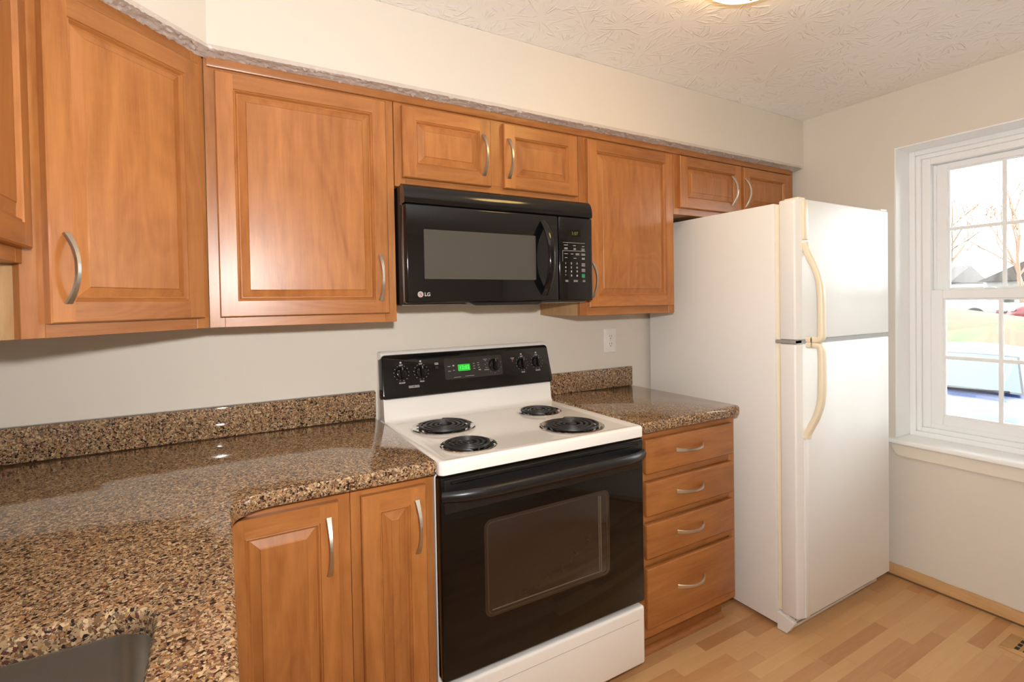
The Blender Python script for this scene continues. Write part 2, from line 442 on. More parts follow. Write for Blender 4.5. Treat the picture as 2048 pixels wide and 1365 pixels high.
box(bm, x0, x1, DY0-.06, DY0+.004, DZ0-.06, DZ1+.06, .003, 1); box(bm, x0, x1, DY1-.004, DY1+.06, DZ0-.06, DZ1+.06, .003, 1); box(bm, x0, x1, DY0+.004, DY1-.004, DZ1-.004, DZ1+.06, .003, 1); box(bm, x0, x1, DY0+.004, DY1-.004, DZ0-.06, DZ0+.004, .003, 1)
structure(obj('fill_window_trim', bm, TRIM, w2))
bm = newbm(); box(bm, X0-.064, X0-.060, DY0, DY1, DZ0, DZ1); structure(obj('window_pane', bm, GLASS, w2, smooth=False))  # glazing of the added fill window
bm = newbm(); box(bm, X0-T-7.0, X0-T-.001, -8.0, 2.0, -.16, -.06); structure(obj('added_bounce_ground', bm, plain('bounce_ground_grey', (0.32, 0.31, 0.29), 0.9, noise=0.15, nscale=12), smooth=False))  # unseen slab added outside to bounce sky light up through the fill window
WT = 0.24
bm = newbm()
box(bm, XR, XR+WT, WY1, 0, 0, ZC); box(bm, XR, XR+WT, YF, WY0, 0, ZC)
box(bm, XR, XR+WT, WY0, WY1, 0, WZ0); box(bm, XR, XR+WT, WY0, WY1, WZ1, ZC)
structure(obj('wall_right', bm, WALL, smooth=False))

# soffit over the wall cabinets, with a ragged textured underside
SOFF = [(XR-0.001, -0.001), (X0+0.001, -0.001), (X0+0.001, -2.6), (-0.805, -2.6), (-0.805, -0.622), (-0.528, -0.345), (XR-0.001, -0.345)]
bm = newbm(); prism(bm, SOFF, XY, ZSOF+0.006, ZC-0.001)
sof = structure(obj('wall_soffit', bm, WALL, smooth=False))
def ragged():
    bm = newbm(); rnd = random.Random(3)
    line = [(-0.805, -2.4), (-0.805, -0.622), (-0.528, -0.345), (XR-0.002, -0.345)]
    nrm = [(-1, 0), None, None, (0, 1)]
    pts = []
    for (a, b) in zip(line, line[1:]):
        a, b = Vector(a), Vector(b); L = (b-a).length; n = int(L/0.006)
        e = (b-a).normalized(); q = Vector((-e.y, e.x))
        pts += [(a+(b-a)*k/n, q) for k in range(n)]
    rows = []
    for p, q in pts:
        row = []
        bump = 0.0025*math.sin(len(rows)*.11)+0.0015*math.sin(len(rows)*.37+1)
        for j in range(10):
            d = j*0.0046
            w = p + q*d
            if j == 0: w = p - q*rnd.uniform(0, 0.0010)
            z = ZSOF - 0.0075*(j/8)**1.5 - rnd.uniform(-0.0016, 0.0026) - (bump if j > 3 else 0)*.4
            if rnd.random() > .85: z -= .003
            if j == 0: z = ZSOF + rnd.uniform(-0.001, 0.001) + bump*.35
            row.append(bm.verts.new((w.x + rnd.uniform(-.002, .002)*abs(q.y), w.y + rnd.uniform(-.002, .002)*abs(q.x), z)))
        top = bm.verts.new((p.x-q.x*0.0004, p.y-q.y*0.0004, ZSOF+0.012))
        rows.append([top]+row)
    for a, b in zip(rows, rows[1:]):
        for i in range(len(a)-1): bm.faces.new((a[i], b[i], b[i+1], a[i+1]))
    return bm
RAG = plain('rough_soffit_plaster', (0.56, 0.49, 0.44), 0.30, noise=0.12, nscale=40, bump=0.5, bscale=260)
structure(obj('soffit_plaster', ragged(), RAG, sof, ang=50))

# ------------------------------------------------------------------ cabinet parts
def pull_bm():
    bm = newbm(); L, D, n = 0.146, 0.030, 22
    path = []
    for i in range(n+1):
        s = -1 + 2*i/n
        path.append((0, -0.001 - D*(1-abs(s)**2.2), s*L/2))
    def sec(i):
        s = abs(-1 + 2*i/n); w = 0.0047 + 0.0038*s**1.6; t = 0.0024 + 0.0008*(1-s)
        return [(w, -t*0.4), (w*0.7, t), (-w*0.7, t), (-w, -t*0.4), (-w*0.5, -t), (w*0.5, -t)]
    sweep(bm, path, sec, upv=(0, -1, 0))
    return bm
_p = pull_bm(); PULL = obj('pull', _p, NICKEL)
_used = [False]
def pull(parent, x, y, z, horizontal=False):
    global PULL
    if not _used[0]: o = PULL; _used[0] = True
    else:
        o = PULL.copy(); COL.objects.link(o)
    o.parent = parent; o.location = (x, y, z); o.rotation_euler = (0, PI/2, 0) if horizontal else (0, 0, 0)
    o['label'] = 'satin nickel arched pull'
    return o
_tr = random.Random(11)
def rt(a=0.2, b=0.8): return _tr.uniform(a, b)
def door_bm(w, h, t=0.020, stile=0.045):
    """raised panel door, local x 0..w, z 0..h, back y=0, front y=-t"""
    bm = newbm(); r = 0.003
    def rect(i): return (i, w-i, i, h-i)
    def ring(i0, y0, i1, y1, tone=0.5, mitre=True, tones=None):
        a0, a1, b0, b1 = rect(i0); c0, c1, d0, d1 = rect(i1)
        tl = tones or (tone,)*4
        quad(bm, [(a0, y0, b0), (c0, y1, d0), (c0, y1, d1), (a0, y0, b1)], 0, tl[0])
        quad(bm, [(a1, y0, b0), (a1, y0, b1), (c1, y1, d1), (c1, y1, d0)], 0, tl[1])
        quad(bm, [(a0, y0, b0), (a1, y0, b0), (c1, y1, d0), (c0, y1, d0)], 1, tl[2])
        quad(bm, [(a0, y0, b1), (c0, y1, d1), (c1, y1, d1), (a1, y0, b1)], 1, tl[3])
    tn = (rt(.35, .75), rt(.2, .7), rt(.25, .65), rt(.3, .7)); pt = rt(.35, .65)
    ring(0, 0, 0, -t+r, tones=tn); ring(0, -t+r, r, -t, tones=tn)
    s = stile; a0, a1, b0, b1 = rect(r); c0, c1, d0, d1 = rect(s)
    quad(bm, [(a0, -t, b0), (c0, -t, b0), (c0, -t, b1), (a0, -t, b1)], 0, tn[0])
    quad(bm, [(c1, -t, b0), (a1, -t, b0), (a1, -t, b1), (c1, -t, b1)], 0, tn[1])
    quad(bm, [(c0, -t, b0), (c1, -t, b0), (c1, -t, d0), (c0, -t, d0)], 1, tn[2])
    quad(bm, [(c0, -t, d1), (c1, -t, d1), (c1, -t, b1), (c0, -t, b1)], 1, tn[3])
    prof = [(s, -t), (s+.0015, -t+.0030), (s+.0045, -t+.0022), (s+.0065, -t+.0050), (s+.009, -t+.0095), (s+.011, -t+.0098)]
    for (i0, y0), (i1, y1) in zip(prof, prof[1:]): ring(i0, y0, i1, y1, tones=tn)
    for (i0, y0), (i1, y1) in zip([(s+.011, -t+.0098), (s+.0305, -t+.0035), (s+.0325, -t+.0015)], [(s+.0305, -t+.0035), (s+.0325, -t+.0015)]): 
        a0, a1, b0, b1 = rect(i0); c0, c1, d0, d1 = rect(i1)
        quad(bm, [(a0, y0, b0), (c0, y1, d0), (c0, y1, d1), (a0, y0, b1)], 0, pt); quad(bm, [(a1, y0, b0), (a1, y0, b1), (c1, y1, d1), (c1, y1, d0)], 0, pt)
        quad(bm, [(a0, y0, b0), (a1, y0, b0), (c1, y1, d0), (c0, y1, d0)], 0, pt); quad(bm, [(a0, y0, b1), (c0, y1, d1), (c1, y1, d1), (a1, y0, b1)], 0, pt)
    c0, c1, d0, d1 = rect(s+.0325); quad(bm, [(c0, -t+.0015, d0), (c1, -t+.0015, d0), (c1, -t+.0015, d1), (c0, -t+.0015, d1)], 0, pt)
    quad(bm, [(0, 0, 0), (0, 0, h), (w, 0, h), (w, 0, 0)], 0, .5)
    return bm
def add_door(parent, x0, x1, z0, z1, px=None, pz=None, stile=0.045, y=-0.0004):
    o = obj('door', door_bm(x1-x0, z1-z0, stile=stile), WOOD, parent, (x0, y, z0), ang=20)
    if px is not None: pull(o, px-x0, -0.0195, pz-z0)
    return o
def cabinet(name, label, loc, rotz, w, h, depth, group, rails=None, bottom=True):
    """wall or base cabinet: local origin at the face frame's lower left, y into the wall"""
    t = thing(name, label, 'cabinet', loc, rotz, group)
    bm = newbm(); box(bm, 0.001, w-0.001, 0.0195, depth, 0.0, h, 0.0, mat=0, tone=0.45)
    obj('carcass', bm, [RAWV], t, smooth=False)
    bm = newbm(); s = 0.038
    box(bm, 0, s, 0, 0.019, 0, h, 0.0008, 1, 0, rt(.3, .6)); box(bm, w-s, w, 0, 0.019, 0, h, 0.0008, 1, 0, rt(.3, .6))
    box(bm, s, w-s, 0, 0.019, 0, s, 0.0008, 1, 1, rt(.3, .6)); box(bm, s, w-s, 0, 0.019, h-s, h, 0.0008, 1, 1, rt(.2, .45))
    for r in (rails or []):
        if r[0] == 'v': box(bm, r[1]-r[2]/2, r[1]+r[2]/2, 0, 0.019, s, h-s, 0.0, mat=0, tone=rt(.4, .7))
        else: box(bm, s, w-s, 0, 0.019, r[1]-r[2]/2, r[1]+r[2]/2, 0.0, mat=1, tone=rt(.3, .6))
    box(bm, s, w-s, 0.006, 0.019, s, h-s, 0, mat=0, tone=.3)
    obj('face_frame', bm, WOOD, t, smooth=False)
    return t
GW = 'wall cabinets hung under the soffit'; GB = 'base cabinets under the countertops'
HUP = ZSOF-ZUP-0.003
# wall cabinet left of the microwave
c = cabinet('wall_cabinet', 'tall single-door maple wall cabinet just left of the microwave', (-0.5387, YFR, ZUP), 0, 0.5352, HUP, 0.300, GW)
add_door(c, 0.0262, 0.5072, 0.029, 0.719, 0.4802, 0.144)
# diagonal corner wall cabinet
def diagonal():
    t = thing('corner_wall_cabinet', 'diagonal corner maple wall cabinet, its single door set at an angle', 'cabinet', (-0.851, -0.615, ZUP), PI/4, GW)
    w = 0.4415
    # carcass footprint in local coordinates (rotated 45 degrees)
    def loc(x, y):
        d = Vector((x+0.851, y+0.615)); return ((d.x+d.y)/math.sqrt(2), (d.y-d.x)/math.sqrt(2))
    fp = [(-0.8781, -0.6145), (-0.5392, -0.2755), (-0.5392, -0.002), (X0+0.002, -0.002), (X0+0.002, -0.6145)]
    bm = newbm(); prism(bm, [loc(*p) for p in fp], XY, 0.0, HUP); obj('carcass', bm, [RAWV], t, smooth=False)
    bm = newbm(); s = 0.042
    box(bm, 0, s, 0, 0.019, 0, HUP, 0.0008, 1, 0, .42); box(bm, w-s+.002, w-.003, 0, 0.019, 0, HUP, 0.0008, 1, 0, .4)
    box(bm, s, w-s, 0, 0.019, 0, s, 0.0, 1, 1, .42); box(bm, s, w-s, 0, 0.019, HUP-s, HUP, 0, 1, 1, .25); box(bm, s, w-s, .006, .019, s, HUP-s, 0, 1, 0, .3)
    obj('face_frame', bm, WOOD, t, smooth=False)
    add_door(t, 0.041, 0.4095, 0.029, 0.719, 0.073, 0.144)
diagonal()
# shorter cabinet on the left wall, over the sink
c = cabinet('wall_cabinet', 'short maple wall cabinet over the sink, at the far left edge', (-0.845, -1.45, 1.439), PI/2, 0.832, ZSOF-1.439-0.003, 0.301, GW)
add_door(c, 0.41, 0.818, 0.028, 0.572, 0.44, 0.16); add_door(c, 0.016, 0.40, 0.028, 0.572, 0.37, 0.16)
# over the microwave
c = cabinet('wall_cabinet', 'low two-door maple wall cabinet directly above the microwave', (-0.001, YFR, 1.741), 0, 0.761, ZSOF-1.741-0.003, 0.300, GW, rails=[('v', 0.381, 0.06)])
add_door(c, 0.024, 0.354, 0.029, 0.268, 0.324, 0.139); add_door(c, 0.409, 0.747, 0.029, 0.268, 0.428, 0.139)
# right of the microwave
c = cabinet('wall_cabinet', 'tall single-door maple wall cabinet between microwave and refrigerator', (0.762, YFR, ZUP-0.002), 0, 0.545, HUP+0.002, 0.300, GW)
add_door(c, 0.036, 0.522, 0.034, 0.722, 0.050, 0.147)
# over the refrigerator
c = cabinet('wall_cabinet', 'low two-door maple wall cabinet above the white refrigerator', (1.309, YFR, 1.743), 0, 0.933, ZSOF-1.743-0.003, 0.300, GW, rails=[('v', 0.476, 0.05)])
add_door(c, 0.027, 0.464, 0.030, 0.269, 0.395, 0.139); add_door(c, 0.487, 0.872, 0.030, 0.269, 0.498, 0.139)
# moulding strip under the soffit
bm = newbm()
prof = [(-0.0003, 0.0), (-0.009, 0.0), (-0.009, -0.021), (-0.0075, -0.0245), (-0.005, -0.026), (-0.0003, -0.026)]
prism(bm, prof, lambda u, v, w: (w, YFR+u, ZSOF-0.0085+v), -0.530, 2.214)
l = bm.loops.layers.float_color.new('tone')
settone(bm, bm.faces, 0.3)
tag(obj('cabinet_molding', bm, [WH]), 'thin maple moulding strip running along the wall cabinet tops under the soffit', 'moulding')

# base cabinets
ZB0, ZB1 = 0.114, 0.8755
def base(name, label, x0, x1, depth=0.605):
    t = thing(name, label, 'cabinet', (x0, -0.61, 0.0), 0, GB); w = x1-x0
    bm = newbm(); box(bm, 0.001, w-.001, 0.0195, depth, ZB0, ZB1, mat=0, tone=.4); obj('carcass', bm, [RAWV], t, smooth=False)
    bm = newbm(); box(bm, 0.001, w-.001, 0.068, 0.085, 0.0005, ZB0, mat=0, tone=.1); box(bm, 0.002, w-.002, .085, depth, 0.0005, ZB0-.001, mat=0, tone=.1)
    obj('toe_kick', bm, [WH], t, smooth=False)
    bm = newbm(); pts = [(0.0675, 0.0005), (0.0675, 0.019)] + [(0.0675-0.019*math.sin(k*PI/12), 0.0005+0.019*math.cos(k*PI/12)) for k in range(7)]
    prism(bm, pts[:1]+pts[2:], YZ, 0.001, w-.004); settone(bm, bm.faces, .35); obj('shoe_molding', bm, [WH], t)
    return t, w
def frame(t, w, rails, left=.03, right=.03):
    bm = newbm(); z0, z1 = ZB0, ZB1
    box(bm, 0, left, 0, .019, z0, z1, .0008, 1, 0, .5); box(bm, w-right, w, 0, .019, z0, z1, .0008, 1, 0, .55)
    for a, b, tn in rails: box(bm, left, w-right, 0, .019, a, b, 0, 1, 1, tn)
    box(bm, left, w-right, .006, .019, z0, z1, 0, 1, 0, .3)
    obj('face_frame', bm, WOOD, t, smooth=False)
t, w = base('corner_base_cabinet', 'maple corner base cabinet whose door is half hidden by the sink counter', -0.53, -0.2325)
frame(t, w, [(ZB0, .15, .4), (.83, ZB1, .5)], .02, .034)
add_door(t, 0.010, 0.2665, 0.135, 0.850, 0.2415, 0.741, stile=.045)
t, w = base('base_cabinet', 'narrow maple base cabinet with one slim door beside the stove', -0.2315, -0.004)
frame(t, w, [(ZB0, .15, .4), (.83, ZB1, .55)], .03, .034)
add_door(t, 0.0245, 0.2005, 0.135, 0.848, 0.1735, 0.737, stile=.046)
t, w = base('drawer_cabinet', 'maple base cabinet of four drawers between stove and refrigerator', 0.767, 1.305)
t['category'] = 'cabinet'
frame(t, w, [(ZB0, .16, .45), (.38, .41, .4), (.54, .565, .4), (.69, .72, .4), (.84, ZB1, .35)], .035, .035)
for z0, z1, pz in ((.157, .376, .272), (.411, .536, .478), (.566, .688, .630), (.720, .845, .786)):
    bm = newbm(); tn = rt(.35, .6)
    box(bm, 0, .482, -.020, 0, 0, z1-z0, .0045, 3, 1, tn*.6)
    d = obj('drawer', bm, WOOD, t, (.028, -.0004, z0))
    pull(d, .226, -.0195, pz-z0, True)
# sink base under the left run (under the counter edge)
t = thing('sink_base_cabinet', 'maple sink base cabinet under the left counter run, below the camera', 'cabinet', (-0.540, -2.55, 0), PI/2, GB)
bm = newbm(); box(bm, 0, 1.86, 0.0195, .025, ZB0, ZB1, mat=0, tone=.4); box(bm, 0, .018, .025, .60, ZB0, ZB1, mat=0, tone=.4); box(bm, 1.842, 1.86, .025, .60, ZB0, ZB1, mat=0, tone=.4); box(bm, .018, 1.842, .06, .60, ZB0, ZB0+.018, mat=0, tone=.4)
obj('carcass', bm, [RAWV], t, smooth=False)
bm = newbm(); box(bm, 0, 1.86, .07, .085, .0005, ZB0, mat=0, tone=.1); obj('toe_kick', bm, [WH], t, smooth=False)
bm = newbm(); box(bm, 0, 1.86, 0, .019, ZB0, ZB1, .0008, 1, 0, .5); obj('face_frame', bm, WOOD, t, smooth=False)
for a, b, p in ((.03, .44, .41), (.46, .90, .49), (.96, 1.38, 1.35), (1.40, 1.82, 1.43)): add_door(t, a, b, .135, .848, p, .737)

# ------------------------------------------------------------------ countertops
ZT = 0.914
LAY = [(0.006, .8765), (0.0022, .8772), (0.0, .8805), (0.0, .9025), (0.0012, .9085), (0.0045, .9125), (0.010, ZT)]
sinkhole = fillet([(-1.05, -1.60), (-0.600, -1.60), (-0.600, -1.045), (-1.05, -1.045)], 0.062, 8)
outline = fillet([(X0+.001, -2.60), (-0.500, -2.60), (-0.500, -0.650), (-0.004, -0.650), (-0.004, -0.001), (X0+.001, -0.001)], [0, 0.01, 0.085, 0.012, 0, 0], 8)
ct = thing('countertop', 'L-shaped brown speckled quartz countertop with the sink cutout', 'countertop')
bm = newbm(); slab(bm, outline, LAY, [sinkhole]); obj('worktop', bm, GRANITE, ct)
bm = newbm(); box(bm, X0+.001, -0.006, -0.021, -0.001, ZT+.0003, 1.015, .0025, 2); obj('backsplash', bm, GRANITE, ct)
bm = newbm(); box(bm, X0+.001, -0.006, -0.0065, -0.0008, 1.0152, 1.0178, .0008, 1); obj('caulk_line', bm, CAULK, ct)
ct2 = thing('countertop', 'short brown speckled quartz countertop between stove and refrigerator', 'countertop')
o2 = fillet([(0.766, -0.650), (1.307, -0.650), (1.307, -0.001), (0.766, -0.001)], [0.008, 0.028, 0, 0], 6)
bm = newbm(); slab(bm, o2, LAY); obj('worktop', bm, GRANITE, ct2)
bm = newbm(); box(bm, 0.766, 1.307, -0.021, -0.001, ZT+.0003, 1.011, .0025, 2); obj('backsplash', bm, GRANITE, ct2)
# undermount sink
sk = thing('sink', 'undermount stainless steel sink bowl set in the left counter', 'sink', (-0.825, -1.32, 0.70))
bm = newbm()
inner = fillet([(-1.057, -1.607), (-0.593, -1.607), (-0.593, -1.038), (-1.057, -1.038)], 0.067, 8)
rings = []
for ins, z in ((-.028, .8745), (-.028, .8755), (0.0, .8755), (.001, .872), (.006, .74), (.022, .716), (.05, .706), (.19, .700)):
    rings.append([bm.verts.new((x+.825, y+1.32, z-.70)) for x, y in offset(inner, ins)])
n = len(inner)
for a, b in zip(rings, rings[1:]):
    for i in range(n): bm.faces.new((a[i], a[(i+1) % n], b[(i+1) % n], b[i]))
bm.faces.new(rings[-1])
obj('bowl', bm, STEEL, sk)
bm = newbm(); lathe(bm, [(.045, 0), (.045, .003), (.036, .004), (.030, .001), (.0, .001)], 24, (0, 0, .0008)); obj('drain', bm, CHROME, sk)

# ------------------------------------------------------------------ stove
st = thing('electric_stove', 'freestanding white electric coil stove with black oven door', 'stove')
# white body
bm = newbm()
box(bm, 0.001, 0.761, -0.610, -0.012, 0.03, 0.868, .002, 1)
obj('body', bm, ENAMEL, st)
# cooktop with rolled rim
def cooktop():
    bm = newbm()
    lay = [(0.004, .868), (0.0, .871), (0.0, .900), (0.002, .9055), (0.007, .9082), (0.013, .9085), (0.030, .9045), (0.040, .9035)]
    rings = [[bm.verts.new((u, v, z)) for u, v in rrect(0.0+i, 0.762-i, -0.655+i, -0.030-i, max(.005, .016-i*.4), 6)] for i, z in lay]
    n = len(rings[0])
    for a, b in zip(rings, rings[1:]):
        for i in range(n): bm.faces.new((a[i], a[(i+1) % n], b[(i+1) % n], b[i]))
    bm.faces.new(rings[0][::-1]); bm.faces.new(rings[-1])
    return bm
obj('cooktop', cooktop(), ENAMEL, st, ang=50)
# white backguard with concave foot
bm = newbm()
bp = [(-0.004, 0.900), (-0.118, 0.9037), (-0.108, 0.905), (-0.097, 0.9105), (-0.091, 0.920), (-0.088, 0.934), (-0.082, 0.990), (-0.055, 1.150), (-0.050, 1.160), (-0.042, 1.166), (-0.012, 1.166), (-0.004, 1.160)]
prism(bm, bp, YZ, 0.006, 0.756)
obj('backguard', bm, ENAMEL, st, ang=50)
# black control panel, leaning back; panel frame: u across, v up the slope, w outwards
PA = Vector((0.0, -0.1005, 0.9935)); PB = Vector((0.0, -0.0605, 1.1560)); PU = (PB-PA).normalized(); PN = Vector((0, -PU.z, PU.y)); PH = (PB-PA).length
def pan(u, v, w): return PA + Vector((u, 0, 0)) + PU*v + PN*w
bm = newbm()
slab(bm, fillet([(-.001, 0), (.763, 0), (.756, PH), (.006, PH)], .016, 6), [(0.004, -.050), (0, -.046), (0, -.006), (.0025, -.0015), (.007, 0.0)], fn=pan)
obj('control_panel', bm, BLACK, st)
cp_ = bpy.data.objects['control_panel']
bm = newbm(); slab(bm, rrect(.254, .515, .052, .137, .008), [(0, .0002), (0.001, .0012)], fn=pan); obj('clock_panel', bm, CHARC, cp_)
bm = newbm(); slab(bm, rrect(.312, .366, .082, .109, .003), [(0, .0014), (0.0005, .0018)], fn=pan); dsp = obj('clock_display', bm, LCDG, cp_)
bm = newbm(); text_bm(bm, '12:02', .020, lambda u, v, w: pan(.340+u, .0955+v, .0019+w)); obj('clock_digits', bm, LCDG2, cp_, smooth=False)
def knob(name, u, v, r, ticks=12):
    bm = newbm()
    def f(x, y, w): return pan(u+x, v+y, w)
    prof = [(r, .0013), (r, .004), (r*.92, .007), (r*.80, .0085)]
    rings = [[bm.verts.new(f(a*math.cos(2*PI*k/32), a*math.sin(2*PI*k/32), h)) for k in range(32)] for a, h in prof]
    for a, b in zip(rings, rings[1:]):
        for i in range(32): bm.faces.new((a[i], a[(i+1) % 32], b[(i+1) % 32], b[i]))
    bm.faces.new(rings[-1]); bm.faces.new(rings[0][::-1])
    g = fillet([(-r*.30, -r*.93), (r*.30, -r*.93), (r*.30, r*.93), (-r*.30, r*.93)], r*.24, 4)
    slab(bm, g, [(0, .006), (0, .019), (.0012, .021)], fn=f)
    k = obj(name, bm, BLACK, cp_)
    bm = newbm(); slab(bm, [(-.0007, r*.45), (.0007, r*.45), (.0007, r*.9), (-.0007, r*.9)], [(0, .0209), (0, .0213)], fn=f); obj('pointer', bm, INK, k, smooth=False)
    bm = newbm()
    for i in range(ticks):
        a = PI/2 + (i+1)*2*PI/(ticks+1); q = rrect(r*1.30*math.cos(a)-.0013, r*1.30*math.cos(a)+.0013, r*1.30*math.sin(a)-.0010, r*1.30*math.sin(a)+.0010, .0004, 2)
        slab(bm, q, [(0, .0003), (0, .0013 if ticks == 9 else .0006)], fn=f)
    return k, bm
KN = [(.078, .0935), (.157, .0935), (.477, .0955), (.614, .0915), (.690, .0935)]
for i, (u, v) in enumerate(KN):
    big = i == 2
    k, bm = knob('knob', u, v, .026 if big else .0225, 9 if big else 12)
    if not big:
        text_bm(bm, 'OFF', .0085, lambda a, b, w: pan(u+a, v+.0300+b, .0003+w), bold=.0002)
        text_bm(bm, 'FRONT' if i in (0, 4) else 'REAR', .0075, lambda a, b, w: pan(u+a, v-.0375+b, .0003+w), bold=.0002)
        slab(bm, rrect(u-.0035, u+.0035, v+.037, v+.044, .001), [(0, .0003), (0, .0006)], fn=pan)
    obj('dial_marks', bm, INK, k, smooth=False)
for (u, v, w_, h_) in ((.222, .122, .016, .0025), (.222, .117, .016, .0025), (.274, .104, .012, .002), (.274, .085, .012, .002), (.293, .106, .007, .005), (.293, .087, .007, .002), (.384, .108, .008, .002), (.384, .098, .008, .002), (.384, .088, .008, .002), (.404, .110, .008, .002), (.404, .101, .008, .002), (.406, .091, .007, .002), (.408, .081, .010, .004), (.438, .122, .018, .002), (.438, .116, .007, .002), (.436, .100, .004, .002), (.438, .087, .005, .002), (.440, .078, .022, .002), (.305, .0585, .030, .0014), (.360, .0600, .040, .0014), (.568, .118, .018, .002), (.569, .113, .010, .002)):
    bm = newbm(); slab(bm, [(u-w_/2, v-h_/2), (u+w_/2, v-h_/2), (u+w_/2, v+h_/2), (u-w_/2, v+h_/2)], [(0, .0012), (0, .0016)], fn=pan); obj('printed_legend', bm, INK, cp_, smooth=False)
bm = newbm(); slab(bm, rrect(.216, .229, .100, .110, .001), [(0, .0003), (.0004, .0012)], fn=pan); obj('oven_light_switch', bm, CHARC, cp_)
bm = newbm(); slab(bm, rrect(.565, .571, .103, .107, .001), [(0, .0003), (.0004, .0014)], fn=pan); obj('indicator_lamp', bm, INKR, cp_)
bm = newbm(); slab(bm, rrect(.102, .144, .0345, .0435, .001), [(0, .0003), (.0004, .0012)], fn=pan, mat=0)
text_bm(bm, 'KENMORE', .0082, lambda a, b, w: pan(.123+a, .039+b, .0012+w), mat=1, bold=.0001); obj('badge', bm, [SILVER, SLOT], cp_, smooth=False)
# burners
def burner(x, y, r, label):
    bm = newbm()
    lathe(bm, [(r*1.0, .0), (r*1.02, .0035), (r*.985, .0055), (r*.93, .0045), (r*.87, -.001), (r*.55, -.006), (r*.16, -.007), (0.0, -.007)], 48, (0, 0, 0))
    pan_ = obj('drip_pan', bm, CHROME, st, (x, y, .9040))
    pan_['label'] = label
    bm = newbm(); turns = 4 if r > .1 else 3.5; N = int(turns*36); R1 = r*.85; R0 = r*.20
    path = []
    for i in range(N+1):
        q = i/N; a = 2*PI*turns*q + 1.0; rr = R0+(R1-R0)*q
        path.append((rr*math.cos(a), rr*math.sin(a), .0085))
    a = 2*PI*turns+1.0
    path += [(R1*1.01*math.cos(a+.2), R1*1.01*math.sin(a+.2), .0085), (R1*1.02*math.cos(a+.3), R1*1.02*math.sin(a+.3), .002)]
    w = (R1-R0)/turns*.27
    sweep(bm, path, lambda i: [(w, -.003), (w, .0018), (w*.75, .0036), (-w*.75, .0036), (-w, .0018), (-w, -.003)])
    obj('burner_coil', bm, COIL, pan_)
    bm = newbm(); lathe(bm, [(r*.13, .004), (r*.15, .010), (r*.13, .0135), (0, .014)], 24, (0, 0, 0)); 
    for k in range(3):
        a = 2*PI*k/3+.5; p0 = Vector((math.cos(a), math.sin(a), 0))
        s = Vector((-p0.y, p0.x, 0))*.0015
        A, B = p0*r*.13, p0*r*.86
        fs = []
        vs = [bm.verts.new(q) for q in (A-s+Vector((0, 0, .004)), A+s+Vector((0, 0, .004)), B+s+Vector((0, 0, .0035)), B-s+Vector((0, 0, .0035)), A-s+Vector((0, 0, .0072)), A+s+Vector((0, 0, .0072)), B+s+Vector((0, 0, .0072)), B-s+Vector((0, 0, .0072)))]
        for ix in ((0, 1, 2, 3), (4, 5, 6, 7), (0, 1, 5, 4), (1, 2, 6, 5), (2, 3, 7, 6), (3, 0, 4, 7)): bm.faces.new([vs[j] for j in ix])
    obj('coil_support', bm, COIL, pan_)
burner(.170, -.265, .113, 'large rear chrome drip pan')
burner(.148, -.525, .088, 'small front chrome drip pan')
burner(.592, -.245, .088, 'small rear chrome drip pan')
burner(.556, -.510, .113, 'large front chrome drip pan')
# oven door
bm = newbm()
box(bm, .001, .761, -.650, -.6115, .287, .862, .006, 3)
od = obj('oven_door', bm, BLACKG, st)
bm = newbm()
slab(bm, rrect(.012, .750, .760, .856, .006), [(0, .6505), (.002, .6535), (.004, .654)], fn=lambda u, v, w: (u, -w, v)); obj('door_top_band', bm, BLACKM, od)
bm = newbm(); slab(bm, rrect(.03, .732, .842, .851, .004), [(0, .6545), (.001, .6575), (.003, .658)], fn=lambda u, v, w: (u, -w, v)); obj('vent_lip', bm, BLACK, od)
bm = newbm(); n = 40; path = []
for i in range(n+1):
    s = -1+2*i/n; path.append((.381+s*.374, -.6545-.047*(1-abs(s)**6)-.004*(1-s*s), .812+.008*(1-abs(s)**4)))
sweep(bm, path, lambda i: [(a*(1 if abs(-1+2*i/n) < .97 else 1.15), b) for a, b in circ(.011, 12, .0155)]); obj('door_handle', bm, BLACKM, od)
F = lambda u, v, w: (u, -w, v)
bm = newbm(); slab(bm, rrect(.134, .604, .428, .716, .024, 8), [(0, .6498), (.001, .6504)], fn=F); obj('window_border', bm, OVENWIN, od)
bm = newbm()
oo = rrect(.143, .594, .436, .708, .018, 8); ii = offset(oo, .0035); n = len(oo)
for rr_, w_ in ((oo, ii),):
    A = [bm.verts.new(F(u, v, .6507)) for u, v in oo]; B = [bm.verts.new(F(u, v, .6507)) for u, v in ii]
    for i in range(n): bm.faces.new((A[i], A[(i+1) % n], B[(i+1) % n], B[i]))
obj('window_seam', bm, OVENSEAM, od, smooth=False)
bm = newbm()
for (a, b, c_, d_) in ((.556, .560, .452, .700), (.563, .568, .447, .700), (.157, .566, .446, .450)): slab(bm, rrect(a, b, c_, d_, .0015, 2), [(0, .6506), (.0004, .6509)], fn=F)
obj('liner_edge', bm, OVENRIM, od, smooth=False)
# storage drawer
bm = newbm(); box(bm, .001, .761, -.650, -.6115, .064, .270, .010, 4)
dr = obj('storage_drawer', bm, ENAMEL, st)
bm = newbm(); box(bm, .03, .732, -.6506, -.6498, .2275, .2285); obj('drawer_crease', bm, GASKET, dr, smooth=False)
bm = newbm(); box(bm, .006, .756, -.520, -.505, .002, .0295); obj('kick_plate', bm, BLACKM, st, smooth=False)
for x in (.05, .71):
    for y in (-.55, -.07):
        bm = newbm(); lathe(bm, [(.016, 0), (.016, .006), (.007, .008), (.007, .032)], 12, (x, y, 0.0005)); obj('leveling_foot', bm, BLACKM, st)

